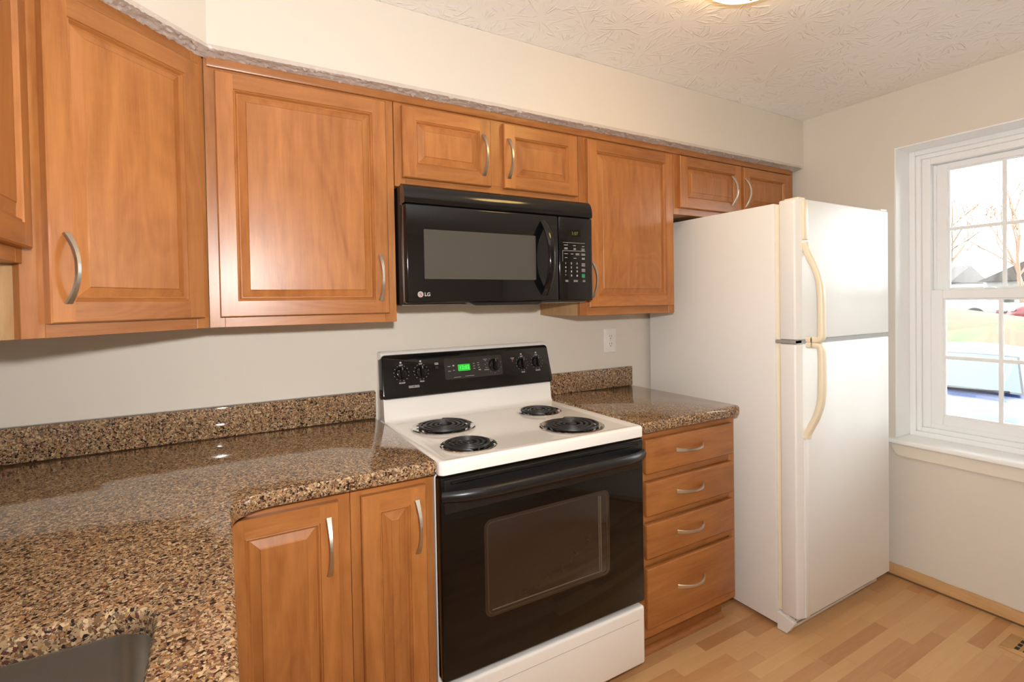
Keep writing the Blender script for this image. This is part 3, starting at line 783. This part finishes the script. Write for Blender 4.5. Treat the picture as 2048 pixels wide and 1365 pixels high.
# ------------------------------------------------------------------ microwave
mw = thing('microwave_oven', 'black over-the-range microwave oven mounted under the low wall cabinet', 'microwave', (0, 0, 0))
bm = newbm(); box(bm, .004, .756, -.345, -.003, 1.345, 1.7375, .003, 2); obj('body', bm, BLACKM, mw)
bm = newbm(); box(bm, .006, .754, -.343, -.03, 1.3425, 1.3448); obj('underside_plate', bm, STEEL, mw, smooth=False)
bm = newbm(); vp = [(-.346, 1.672), (-.386, 1.672), (-.390, 1.676), (-.390, 1.690), (-.387, 1.708), (-.380, 1.724), (-.370, 1.734), (-.360, 1.7375), (-.346, 1.7375)]
prism(bm, vp, YZ, .002, .760); obj('vent_cover', bm, BLACK, mw, ang=50)
bm = newbm(); box(bm, .003, .5955, -.391, -.346, 1.3495, 1.670, .007, 3); md = obj('door', bm, BLACK, mw)
bm = newbm(); box(bm, .5975, .759, -.391, -.346, 1.3495, 1.670, .007, 3); mc = obj('control_panel', bm, BLACK, mw)
bm = newbm(); slab(bm, rrect(.064, .494, 1.428, 1.590, .003), [(0, .3908), (.0006, .3914)], fn=F); obj('window', bm, MWWIN, md)
# logo: ring with face mark, then letters
bm = newbm()
lathe(bm, [(.0098, 0), (.0098, .0008), (0, .0008)], 28, (.049, -.3922, 1.378), 'y', 0)
text_bm(bm, 'L', .010, lambda u, v, w: (.0505+u, -.3925-w, 1.3778+v), mat=1, bold=.0004); lathe(bm, [(.0014, 0), (.0014, -.0010), (0, -.0010)], 12, (.0460, -.3924, 1.3808), 'y', 1)
text_bm(bm, 'LG', .0165, lambda u, v, w: (.0725+u, -.3915-w, 1.3775+v), mat=0, bold=.0005)
obj('logo', bm, [SILVER, INKR], md, smooth=False)
# bow handle
bm = newbm(); n = 28; path = []
for i in range(n+1):
    s = -1+2*i/n; path.append((.531, -.3905-.052*(1-abs(s)**2.4), 1.5095+s*.134))
sweep(bm, path, lambda i: [(a, b) for a, b in circ(.016, 14, .0085)], upv=(0, -1, 0)); obj('door_handle', bm, BLACK, md)
bm = newbm(); slab(bm, rrect(.640, .700, 1.595, 1.622, .002), [(0, .3908), (.0004, .3912)], fn=F); dw = obj('clock_window', bm, BLACKG, mc)
bm = newbm(); text_bm(bm, '1:07', .018, lambda u, v, w: (.672+u, -.3913-w, 1.607+v)); obj('clock_digits', bm, LCDD, mc, smooth=False)
def bar(bm, u, v, w_, h_): slab(bm, [(u-w_/2, v-h_/2), (u+w_/2, v-h_/2), (u+w_/2, v+h_/2), (u-w_/2, v+h_/2)], [(0, .3909), (0, .3913)], fn=F)
for u, v, w_, h_ in ((.668, 1.5715, .105, .0009), (.668, 1.5405, .108, .0010), (.6145, 1.520, .0009, .040)):
    bm = newbm(); bar(bm, u, v, w_, h_); obj('printed_line', bm, INK, mc, smooth=False)
for u, v, w_, ls in ((.630, 1.562, .018, 1), (.670, 1.561, .013, 1), (.712, 1.559, .012, 1), (.630, 1.549, .015, 2), (.671, 1.548, .011, 2), (.711, 1.547, .015, 2), (.630, 1.529, .016, 1), (.658, 1.529, .011, 1), (.684, 1.528, .017, 2), (.712, 1.528, .018, 2), (.630, 1.514, .011, 1), (.672, 1.513, .014, 1), (.712, 1.512, .014, 2), (.712, 1.488, .017, 3), (.712, 1.467, .017, 3), (.632, 1.4255, .014, 2), (.674, 1.4255, .020, 2), (.714, 1.4255, .012, 2)):
    bm = newbm()
    for k in range(ls): bar(bm, u, v-.0045*k+.00225*(ls-1), w_, .0018)
    obj('key_legend', bm, INK, mc, smooth=False)
for r_, row in enumerate(('123', '456', '789', '*0#')):
    for c_, ch in enumerate(row):
        bm = newbm(); text_bm(bm, ch, .0105, lambda u, v, w: (.6275+.0268*c_+u, -.3909-w, 1.4925-.0155*r_+v), bold=.0003); obj('key_digit', bm, INK, mc, smooth=False)
bm = newbm(); slab(bm, rrect(.704, .719, 1.438, 1.453, .003), [(0, .3909), (.0003, .3914)], fn=F); obj('start_key', bm, INKG, mc, smooth=False)
bm = newbm(); lp = [(.225, 1.3490), (.240, 1.3405), (.248, 1.3385), (.498, 1.3385), (.508, 1.3405), (.523, 1.3490)]
prism(bm, lp, XZ, -.389, -.346); obj('grease_lip', bm, BLACKM, mw)

# ------------------------------------------------------------------ refrigerator
fr = thing('refrigerator', 'white top-freezer refrigerator with yellowed handles, beside the window', 'refrigerator', (0, 0, 0))
FX0, FX1 = 1.422, 2.140
bm = newbm(); box(bm, FX0, FX1, -.718, -.030, .020, 1.726, .004, 2); obj('cabinet_body', bm, FRIDGEW, fr)
bm = newbm(); box(bm, FX0+.012, FX1-.012, -.737, -.7185, .080, 1.718); obj('gasket', bm, CREAM, fr, smooth=False)
DP = fillet([(FX0, -.7375), (FX0, -.800), (FX0+.030, -.8115), (FX1-.012, -.8115), (FX1, -.802), (FX1, -.7375)], [.004, .010, .012, .008, .006, .004], 4)
def fdoor(name, z0, z1):
    bm = newbm(); slab(bm, DP, [(.006, z0), (.0015, z0+.002), (0, z0+.006), (0, z1-.006), (.0015, z1-.002), (.006, z1)])
    return obj(name, bm, FRIDGEW, fr)
fz = fdoor('freezer_door', 1.181, 1.732); fd = fdoor('fridge_door', .078, 1.164)
def fhandle(pts, w=.0155, t=.011):
    bm = newbm()
    # smooth polyline
    P = []
    for i in range(len(pts)-1):
        p0 = Vector(pts[max(i-1, 0)]); p1 = Vector(pts[i]); p2 = Vector(pts[i+1]); p3 = Vector(pts[min(i+2, len(pts)-1)])
        for k in range(8):
            s = k/8; P.append(.5*((2*p1)+(p2-p0)*s+(2*p0-5*p1+4*p2-p3)*s*s+(3*p1-p0-3*p2+p3)*s**3))
    P.append(Vector(pts[-1]))
    path = [(1.4665, -p.x, p.y) for p in P]
    sec = rrect(-w, w, -t, t, .007, 3)
    sweep(bm, path, lambda i: sec, upv=(0, -1, 0))
    return bm
obj('door_handle', fhandle([(.824, 1.1830), (.862, 1.1835), (.875, 1.192), (.877, 1.22), (.877, 1.33), (.872, 1.40), (.857, 1.455), (.836, 1.500), (.822, 1.535), (.819, 1.56)]), CREAM, fz)
obj('door_handle', fhandle([(.824, 1.1615), (.862, 1.161), (.875, 1.152), (.877, 1.12), (.877, 1.01), (.872, .945), (.857, .890), (.836, .845), (.822, .815), (.819, .795)]), CREAM, fd)
bm = newbm(); box(bm, 1.452, 1.481, -.8215, -.8112, 1.572, 1.725, .003, 2); obj('handle_trim', bm, CREAM, fz)
bm = newbm(); box(bm, 1.452, 1.481, -.8180, -.8112, .084, .790, .003, 2); obj('handle_trim', bm, FRIDGEW, fd)
bm = newbm(); box(bm, FX0+.004, FX1-.004, -.800, -.738, 1.1645, 1.1805); obj('door_gap', bm, GASKET, fr, smooth=False)
bm = newbm(); box(bm, FX0-.001, FX0+.045, -.800, -.7185, 1.166, 1.1795, .002, 1); obj('hinge', bm, GASKET, fr)
bm = newbm(); box(bm, FX1-.06, FX1-.004, -.805, -.73, 1.7325, 1.742, .003, 2); obj('hinge_cap', bm, WHITEP, fr)
bm = newbm(); box(bm, FX0+.03, FX0+.075, -.80, -.74, 1.7325, 1.741, .003, 2); obj('hinge_cap', bm, CREAM, fr)
bm = newbm(); box(bm, FX0, FX1, -.755, -.7185, .004, .072, .004, 2)
for k in range(3): box(bm, FX0+.06, FX1-.05, -.7565, -.7545, .018+.016*k, .024+.016*k, mat=1)
obj('base_grille', bm, [FRIDGEW, GASKET], fr)
bm = newbm(); prism(bm, fillet([(-.7185, .003), (-.758, .003), (-.790, .055), (-.7185, .072)], [.001, .004, .008, .001], 3), YZ, FX0-.001, FX0+.022); obj('foot_cover', bm, FRIDGEW, fr)
for x in (FX0+.07, FX1-.07):
    for y in (-.66, -.10): 
        bm = newbm(); lathe(bm, [(.018, 0), (.018, .010), (.010, .012), (.010, .022)], 12, (x, y, .0005)); obj('leveling_foot', bm, BLACKM, fr)

# ------------------------------------------------------------------ ceiling lamp
cl = thing('ceiling_lamp', 'lit amber glass dome ceiling lamp with brass finial', 'lamp', (0.815, -1.045, ZC))
bm = newbm(); lathe(bm, [(.05, -.001), (.116, -.002), (.122, -.010), (.118, -.022), (.105, -.026), (.0, -.026)], 40); obj('canopy', bm, BRASS, cl)
bm = newbm(); prof = [(.140*math.cos(a), -.029-.0625*math.sin(a)) for a in [k*PI/2/10 for k in range(10)]] + [(.008, -.0915)]
lathe(bm, prof, 40); obj('glass_shade', bm, LAMPG, cl)
bm = newbm(); lathe(bm, [(.006, -.090), (.013, -.0915), (.013, -.096), (.005, -.098), (.0095, -.105), (.0105, -.111), (.007, -.118), (.0, -.120)], 20); obj('finial', bm, BRASS, cl)

# ------------------------------------------------------------------ outlet, baseboard, floor vent
ol = thing('wall_outlet', 'white duplex wall outlet above the short countertop', 'outlet', (1.177, 0, 1.148))
bm = newbm(); slab(bm, rrect(-.0395, .0395, -.0605, .0605, .004), [(0, .0005), (0, .003), (.0015, .0045), (.004, .005)], fn=F); pl = obj('cover_plate', bm, WHITEP, ol)
for dz in (.0190, -.0190):
    bm = newbm(); slab(bm, rrect(-.0165, .0165, dz-.0135, dz+.0135, .008, 5), [(0, .0045), (0, .0058), (.001, .0063)], fn=F, mat=0)
    for (a, b, c_, d_) in ((-.0075, -.0050, dz-.001, dz+.008), (.0050, .0075, dz-.001, dz+.008), (-.0025, .0025, dz-.0105, dz-.006)): slab(bm, rrect(a, b, c_, d_, .0006, 2), [(0, .0062), (0, .0066)], fn=F, mat=1)
    obj('receptacle', bm, [WHITEP, SLOT], ol)
bm = newbm(); lathe(bm, [(.003, 0), (.003, .001), (0, .001)], 12, (0, -.006, 0), 'y'); obj('screw', bm, NICKEL, ol)

bm = newbm(); rnd = random.Random(5); N = 60
ys = [-.70 - 2.7*k/N for k in range(N+1)]; rows = []
for y in ys:
    zt = .0585 + rnd.uniform(-.0015, .0015)
    rows.append([bm.verts.new(p) for p in ((XR-.001, y, .010), (XR-.013, y, .010), (XR-.013, y, zt-.002), (XR-.010, y, zt), (XR-.001, y, zt))])
for a, b in zip(rows, rows[1:]):
    for i in range(5): bm.faces.new((a[i], a[(i+1) % 5], b[(i+1) % 5], b[i]))
bm.faces.new(rows[0]); bm.faces.new(rows[-1][::-1])
bb = structure(obj('baseboard_right', bm, RAWPINE, ang=60))
bm = newbm(); box(bm, XR-.009, XR-.001, -3.4, -.70, .0004, .0098); structure(obj('baseboard_gap', bm, GAPFILL, bb, smooth=False))  # dark brown strip filling the gap below the baseboard

vt = thing('floor_vent', 'wooden slotted floor vent near the window wall', 'vent', (2.098, -1.365, 0.0))
bm = newbm(); slab(bm, rrect(-.068, .068, -.150, .150, .002, 2), [(0, .0004), (0, .004), (.003, .006)]); obj('vent_plate', bm, RAWPINE, vt)
bm = newbm()
for r_ in range(3):
    for k in range(10): box(bm, -.042+.032*r_, -.018+.032*r_, -.115+.024*k, -.103+.024*k, .0058, .0064)
obj('slots', bm, SLOT, vt, smooth=False)

# ------------------------------------------------------------------ window
wn = structure(thing('window_1', 'white double-hung window with divided panes in the right wall', 'window'))
VIN = plain('white_vinyl', (0.84, 0.85, 0.85), 0.3, noise=0.01)
def ring_frame(bm, y0, y1, z0, z1, wl, wr, wb, wt, x0, x1, bev=.002):
    box(bm, x0, x1, y1-wl, y1, z0, z1, bev, 1); box(bm, x0, x1, y0, y0+wr, z0, z1, bev, 1)
    box(bm, x0, x1, y0+wr, y1-wl, z0, z0+wb, bev, 1); box(bm, x0, x1, y0+wr, y1-wl, z1-wt, z1, bev, 1)
# jamb liner
bm = newbm(); e = .006
box(bm, XR-.0008, XR+.13, WY1-e, WY1-.0005, WZ0+.012, WZ1-.0005); box(bm, XR-.0008, XR+.13, WY0+.0005, WY0+e, WZ0+.012, WZ1-.0005); box(bm, XR-.0008, XR+.13, WY0+e, WY1-e, WZ1-e, WZ1-.0005)
structure(obj('window_jamb', bm, TRIM, wn, smooth=False))
bm = newbm()
ring_frame(bm, WY0+.006, WY1-.006, WZ0+.002, WZ1-.006, .024, .024, .030, .022, XR+.128, XR+.175)
ring_frame(bm, WY0+.030, WY1-.030, WZ0+.032, WZ1-.028, .020, .020, .022, .020, XR+.138, XR+.175)
ring_frame(bm, WY0+.050, WY1-.050, WZ0+.054, WZ1-.048, .034, .034, .024, .030, XR+.150, XR+.235)
structure(obj('window_frame', bm, VIN, wn))
SY1, SY0 = WY1-.084, WY0+.084
def sash(nm, z0, z1, xs, wl, wb, wt, cols=3):
    bm = newbm(); ring_frame(bm, SY0, SY1, z0, z1, wl, wl, wb, wt, xs, xs+.032, .003)
    s = structure(obj(nm, bm, VIN, wn))
    gy0, gy1, gz0, gz1 = SY0+wl, SY1-wl, z0+wb, z1-wt
    bm = newbm(); ring_frame(bm, gy0-.001, gy1+.001, gz0-.001, gz1+.001, .008, .008, .008, .008, xs+.012, xs+.024, .001)
    structure(obj('glazing_bead', bm, VIN, s))
    bm = newbm(); box(bm, xs+.0160, xs+.0200, gy0, gy1, gz0, gz1); structure(obj('window_pane', bm, GLASS, s, smooth=False))
    bm = newbm(); zm = (gz0+gz1)/2
    box(bm, xs+.0100, xs+.0155, gy0, gy1, zm-.008, zm+.008, .003, 2)
    for k in range(1, cols):
        y = gy1-(gy1-gy0)*k/cols; box(bm, xs+.0098, xs+.0157, y-.008, y+.008, gz0, gz1, .003, 2)
    structure(obj('window_muntin', bm, VIN, s))
    return s
ls = sash('lower_sash', .733, 1.372, XR+.150, .046, .045, .042)
us = sash('upper_sash', 1.345, 1.968, XR+.188, .050, .030, .028)
bm = newbm()
box(bm, XR+.178, XR+.188, SY1-.012, SY1-.001, 1.375, 1.965)
structure(obj('window_track', bm, VIN, wn, smooth=False))
bm = newbm(); lathe(bm, [(.022, 0), (.022, .004), (.016, .008), (0, .008)], 20, (XR+.168, SY1-.21, 1.3725)); structure(obj('window_lock', bm, VIN, wn))
# stool and apron
bm = newbm(); box(bm, XR-.038, XR+.132, WY0-.03, WY1+.028, WZ0-.012, WZ0+.011, .008, 4); structure(obj('window_sill', bm, TRIM, wn))
bm = newbm(); prism(bm, fillet([(WY1+.016, WZ0-.0125), (WY0-.018, WZ0-.0125), (WY0+.004, WZ0-.068), (WY1-.010, WZ0-.068)], [.0, .0, .012, .012], 4), YZ, XR-.018, XR-.0008)
AP = paint('apron_paint', (0.74, 0.68, 0.58), 0.4, 0.02)
structure(obj('window_apron', bm, AP, wn))

# ------------------------------------------------------------------ outdoors
ASPH = plain('asphalt', (0.0372, 0.0372, 0.0391), 0.85, noise=0.25, nscale=60)
def lawn():
    t = NT('leaf_strewn_grass'); c = t.coord()
    a = t.noise(t.scaled(c, (.45, 1, 1)), 0.9, 4, .6); b = t.noise(c, 9, 3, .6)
    f = t.math('ADD', t.math('MULTIPLY', a, .8), t.math('MULTIPLY', b, .35))
    t.l(t.ramp(f, [(.42, (0.0384, 0.0508, 0.0149)), (.54, (0.0589, 0.0570, 0.0223)), (.62, (0.0775, 0.0496, 0.0248)), (.75, (0.0806, 0.0434, 0.0223))]), t.b.inputs['Base Color'])
    t.b.inputs['Roughness'].default_value = .9; return t.m
LAWN = lawn()
ZG = -0.90
bm = newbm(); quad(bm, [(XR+WT, -25, ZG), (11.2, -25, ZG), (11.2, 25, ZG), (XR+WT, 25, ZG)]); quad(bm, [(XR+WT+.002, -25, ZG), (XR+WT+.002, 25, ZG), (XR+WT+.002, 25, -.1), (XR+WT+.002, -25, -.1)])
structure(obj('driveway', bm, ASPH, smooth=False))
bm = newbm(); rows = []
prof = [(11.2, ZG), (12.0, ZG+.12), (14.5, -.30), (17.5, .18), (19.5, .40), (21.0, .46), (21.6, .30)]
for x, z in prof: rows.append([bm.verts.new((x, y, z+.03*math.sin(y*.7+x)+max(0, (x-14.5)/6.5)*(.17+.15*min(5.5, max(-4, y-3.43))))) for y in range(-20, 33)])
for a, b in zip(rows, rows[1:]):
    for i in range(len(a)-1): bm.faces.new((a[i], b[i], b[i+1], a[i+1]))
g = obj('lawn', bm, LAWN, ang=60); structure(g)
bm = newbm(); quad(bm, [(20.2, -20, .15), (34, -20, .25), (34, 34, .25), (20.2, 34, .15)]); structure(obj('road', bm, ASPH, smooth=False))
bm = newbm(); quad(bm, [(34, -40, .25), (120, -40, -1.2), (120, 90, -1.2), (34, 90, .25)]); structure(obj('field', bm, LAWN, smooth=False))

HUBM = plain('hubcap_grey', (0.05, 0.05, 0.052), 0.4, noise=0.1)
def carpaint(name, col): return plain(name, col, 0.25, noise=0.02, spec=0.6)
CGL = plain('car_glass', (0.060, 0.074, 0.078), 0.05, noise=0.02, spec=0.4)
TYRE = plain('tyre_rubber', (0.02, 0.02, 0.02), 0.8, noise=0.1)
HEADL = plain('headlight_lens', (0.3100, 0.3100, 0.3100), 0.15, noise=0.05, coat=0.5)
def car(label, loc, rot, paintm, scale=1.0):
    """local +x runs from the nose to the tail, y across, z up"""
    t = thing('car', label, 'car', loc, rot, 'cars parked outside the window')
    t.scale = (scale,)*3
    # body: stations of (x, half width, sill z, shoulder z, top z)
    stn = [(0.00, .62, .36, .50, .56), (0.06, .74, .24, .60, .68), (0.25, .83, .20, .70, .765), (.70, .87, .20, .80, .865), (1.15, .88, .20, .86, .93), (1.40, .88, .20, .88, .95), (2.2, .88, .20, .90, .955), (3.2, .88, .20, .92, .97), (3.75, .86, .22, .94, .99), (4.15, .82, .26, .92, .98), (4.35, .74, .32, .84, .90), (4.40, .66, .40, .72, .78)]
    bm = newbm(); rings = []
    for x, hw, z0, zs, zt in stn:
        pr = [(-hw*.92, z0), (-hw, z0+.10), (-hw, zs-.10), (-hw*.96, zs), (-hw*.86, zt-.015), (-hw*.4, zt+.012), (0, zt+.018), (hw*.4, zt+.012), (hw*.86, zt-.015), (hw*.96, zs), (hw, zs-.10), (hw, z0+.10), (hw*.92, z0)]
        rings.append([bm.verts.new((x, y, z)) for y, z in pr])
    m = len(rings[0])
    for a, b in zip(rings, rings[1:]):
        for i in range(m): bm.faces.new((a[i], a[(i+1) % m], b[(i+1) % m], b[i]))
    bm.faces.new(rings[0][::-1]); bm.faces.new(rings[-1])
    obj('body', bm, paintm, t, ang=40)
    # cabin shell: base ring and roof ring
    bm = newbm()
    cab = [(1.15, .78, .925), (1.50, .70, 1.16), (1.88, .62, 1.395), (2.15, .60, 1.455), (2.7, .60, 1.475), (3.15, .58, 1.44), (3.55, .62, 1.25), (4.05, .72, .98)]
    rings = []
    for x, hw, z in cab:
        zb = .90
        pr = [(-.80, zb), (-hw, max(zb+.01, z-.07)), (-hw*.88, z-.015), (-hw*.4, z+.02), (0, z+.028), (hw*.4, z+.02), (hw*.88, z-.015), (hw, max(zb+.01, z-.07)), (.80, zb)]
        rings.append([bm.verts.new((x, y, zz)) for y, zz in pr])
    m = len(rings[0])
    for a, b in zip(rings, rings[1:]):
        for i in range(m): bm.faces.new((a[i], a[(i+1) % m], b[(i+1) % m], b[i]))
    bm.faces.new(rings[0][::-1]); bm.faces.new(rings[-1])
    obj('cabin', bm, paintm, t, ang=40)
    # windshield panel lying just proud of the cabin's front slope, with a dark surround
    def ws(grow, lift):
        bm = newbm(); P = []
        for k in range(7):
            q = k/6
            x = 1.155+(1.78-1.155)*q; z = .945+(1.342-.945)*q
            hw = (.725+(.60-.725)*q)+grow
            row = []
            for j in range(11):
                y = -hw+2*hw*j/10; row.append((x-lift*.55, y, z+lift+.022*(1-(y/hw)**2)))
            P.append(row)
        if grow: 
            P[0] = [(x-.03, y, z-.012) for x, y, z in P[0]]; P[-1] = [(x+.03, y, z+.015) for x, y, z in P[-1]]
        V = [[bm.verts.new(p) for p in r] for r in P]
        for a, b in zip(V, V[1:]):
            for i in range(10): bm.faces.new((a[i], a[i+1], b[i+1], b[i]))
        r = bmesh.ops.solidify(bm, geom=list(bm.faces), thickness=.006)
        return bm
    obj('windshield_seal', ws(.022, .034), BLACKM, t); obj('windshield', ws(0, .040), CGL, t)
    for s in (-1, 1):
        bm = newbm(); P = [(1.70, .735, .98), (2.62, .745, .99), (3.62, .725, 1.02), (3.30, .625, 1.33), (2.65, .640, 1.385), (2.10, .645, 1.36)]
        vs = [bm.verts.new((x, s*(y+.028), z)) for x, y, z in P]; bm.faces.new(vs); bmesh.ops.solidify(bm, geom=list(bm.faces), thickness=.012)
        obj('side_window', bm, CGL, t, smooth=False)
        bm = newbm(); lathe(bm, [(0, 0), (.11, .002), (.145, .03), (.135, .05), (.0, .06)], 20, (0, 0, 0), 'x')
        for v in bm.verts: v.co = Vector((.035+v.co.x*1.2+abs(v.co.y)*.35, s*.60+v.co.y*1.15, .635+v.co.z*.55+v.co.x*.2))
        for v in bm.verts: v.co.x -= .055
        obj('headlight', bm, HEADL, t)
        for x in (.80, 3.45):
            bm = newbm(); lathe(bm, [(0, -.10), (.22, -.105), (.305, -.09), (.315, 0), (.305, .09), (.22, .105), (0, .10)], 28, (x, s*.80, .315), 'y'); w_ = obj('wheel', bm, TYRE, t)
            bm = newbm(); lathe(bm, [(.17, 0), (.17, s*.012), (.06, s*.004), (.05, s*.016), (0, s*.016)], 24, (x, s*.905, .315), 'y'); obj('hubcap', bm, HUBM, w_)
        bm = newbm(); box(bm, 1.55, 1.66, min(s*.84, s*1.0), max(s*.84, s*1.0), .96, 1.08, .03, 3); obj('side_mirror', bm, paintm, t)
    bm = newbm(); box(bm, -.012, .03, -.34, .34, .52, .60, .01, 2); obj('grille', bm, BLACKM, t)
    bm = newbm(); box(bm, -.045, .10, -.66, .66, .30, .47, .04, 3); obj('bumper', bm, paintm, t)
    bm = newbm(); tube(bm, [(1.045, .58, .972), (1.06, .20, .990), (1.10, -.30, .998)], .011, 8); obj('wiper', bm, BLACKM, t)
    bm = newbm(); tube(bm, [(1.06, -.05, .995), (1.075, -.35, .996), (1.12, -.62, .998)], .011, 8); obj('wiper', bm, BLACKM, t)
    return t
car('blue car parked nose-on close outside the window', (7.0, 0.93, ZG), 0.13, carpaint('blue_car_paint', (0.016, 0.026, 0.085)))
car('red car parked across the lawn', (23.0, 4.75, .18), -1.0, carpaint('red_car_paint', (0.1150, 0.0050, 0.0090)))
car('white car parked across the lawn, left of the red one', (25.9, 5.35, .22), PI/2, carpaint('white_car_paint', (0.2604, 0.2604, 0.2728)))
# houses beyond
SID = plain('white_siding', (0.2108, 0.2077, 0.2046), 0.7, noise=0.03); SHG = plain('roof_shingle', (0.0527, 0.0446, 0.0422), 0.9, noise=0.2, nscale=10); HWIN = plain('house_window_glass', (0.0372, 0.0372, 0.0372), 0.15, noise=0.1)
def house(label, x, y, w, zb, ze, zr, ridge_y=True):
    t = thing('house', label, 'house', (x, y, zb), 0, 'white houses beyond the lawn'); h = ze-zb; d = 9.0
    bm = newbm(); box(bm, 0, d, -w/2, w/2, 0, h); obj('walls', bm, SID, t, smooth=False)
    bm = newbm(); r = zr-zb
    if ridge_y: prism(bm, [(-.5, h-.1), (d+.5, h-.1), (d/2, r)], XZ, -w/2-.4, w/2+.4)
    else: prism(bm, [(-w/2-.5, h-.1), (w/2+.5, h-.1), (0, r)], YZ, -.4, d+.4)
    obj('roof', bm, SHG, t, smooth=False)
    n = max(2, int(w/2.4))
    for k in range(n):
        for zz in (h*.22, h*.66):
            bm = newbm(); yy = -w/2+w*(k+.5)/n; box(bm, -.05, .02, yy-.45, yy+.45, zz-.55, zz+.55); obj('window', bm, HWIN, t, smooth=False)
house('white house with a long ridge roof, seen at left through the panes', 62, 24.5, 9, -1.4, 2.7, 4.4)
house('white house with a gable facing the window, at right through the panes', 58, 11.8, 8, -1.4, 2.6, 4.9, False)
# bare trees
BARK = plain('bare_bark', (0.200, 0.130, 0.090), 0.9, noise=0.3, nscale=12)
def tree(label, loc, h, seed, lean=0.0):
    rnd = random.Random(seed); t = thing('bare_tree', label, 'tree', loc, 0, 'bare trees beyond the lawn')
    bm = newbm(); bt = newbm(); cnt = [0]
    def grow(bm_, p, d, L, r, lv):
        if cnt[0] > 900: return
        cnt[0] += 1
        path = [p]; n = 4; q = p.copy(); dd = d.copy()
        for i in range(n):
            dd = (dd + Vector((rnd.uniform(-.16, .16), rnd.uniform(-.16, .16), rnd.uniform(-.04, .10)))).normalized(); q = q + dd*L/n; path.append(q.copy())
        rings = (5 if lv < 2 else 4)
        sweep(bm_, path, lambda i: circ(max(.005, r*(1-.45*i/n)), rings))
        if lv >= 5: return
        k = rnd.choice((3, 4, 4)) if lv else 6
        for i in range(k):
            f = rnd.uniform(.35, 1.0); pt = path[min(n, max(1, int(round(f*n))))]
            az = rnd.uniform(0, 2*PI); el = rnd.uniform(.35, .95)
            side = Vector((math.cos(az), math.sin(az), 0)); nd = (dd*math.cos(el)+side*math.sin(el)+Vector((0, 0, .12))).normalized()
            grow(bt, pt, nd, L*rnd.uniform(.5, .75), r*.48, lv+1)
    grow(bm, Vector((0, 0, 0)), Vector((lean*.3, lean, 1)).normalized(), h*.36, h*.0095, 0)
    obj('trunk', bm, BARK, t); obj('branches', bt, BARK, t)
for i, (lx, ly, lz, h, s, ln, lab) in enumerate(((19.6, 6.1, .42, 8.5, 4, -.25, 'nearest bare tree, at the lawn edge on the left'), (36, 11.6, .2, 12, 9, -.1, 'bare tree rising behind the white car'), (40, 8.6, .1, 13, 21, 0.1, 'bare tree rising behind the red car'), (48, 15.8, -.1, 14, 33, 0, 'bare tree standing before the long-roofed house'), (47, 10.2, -.1, 13, 57, .05, 'bare tree standing before the gabled house'))):
    tree(lab, (lx, ly, lz), h, s, ln)
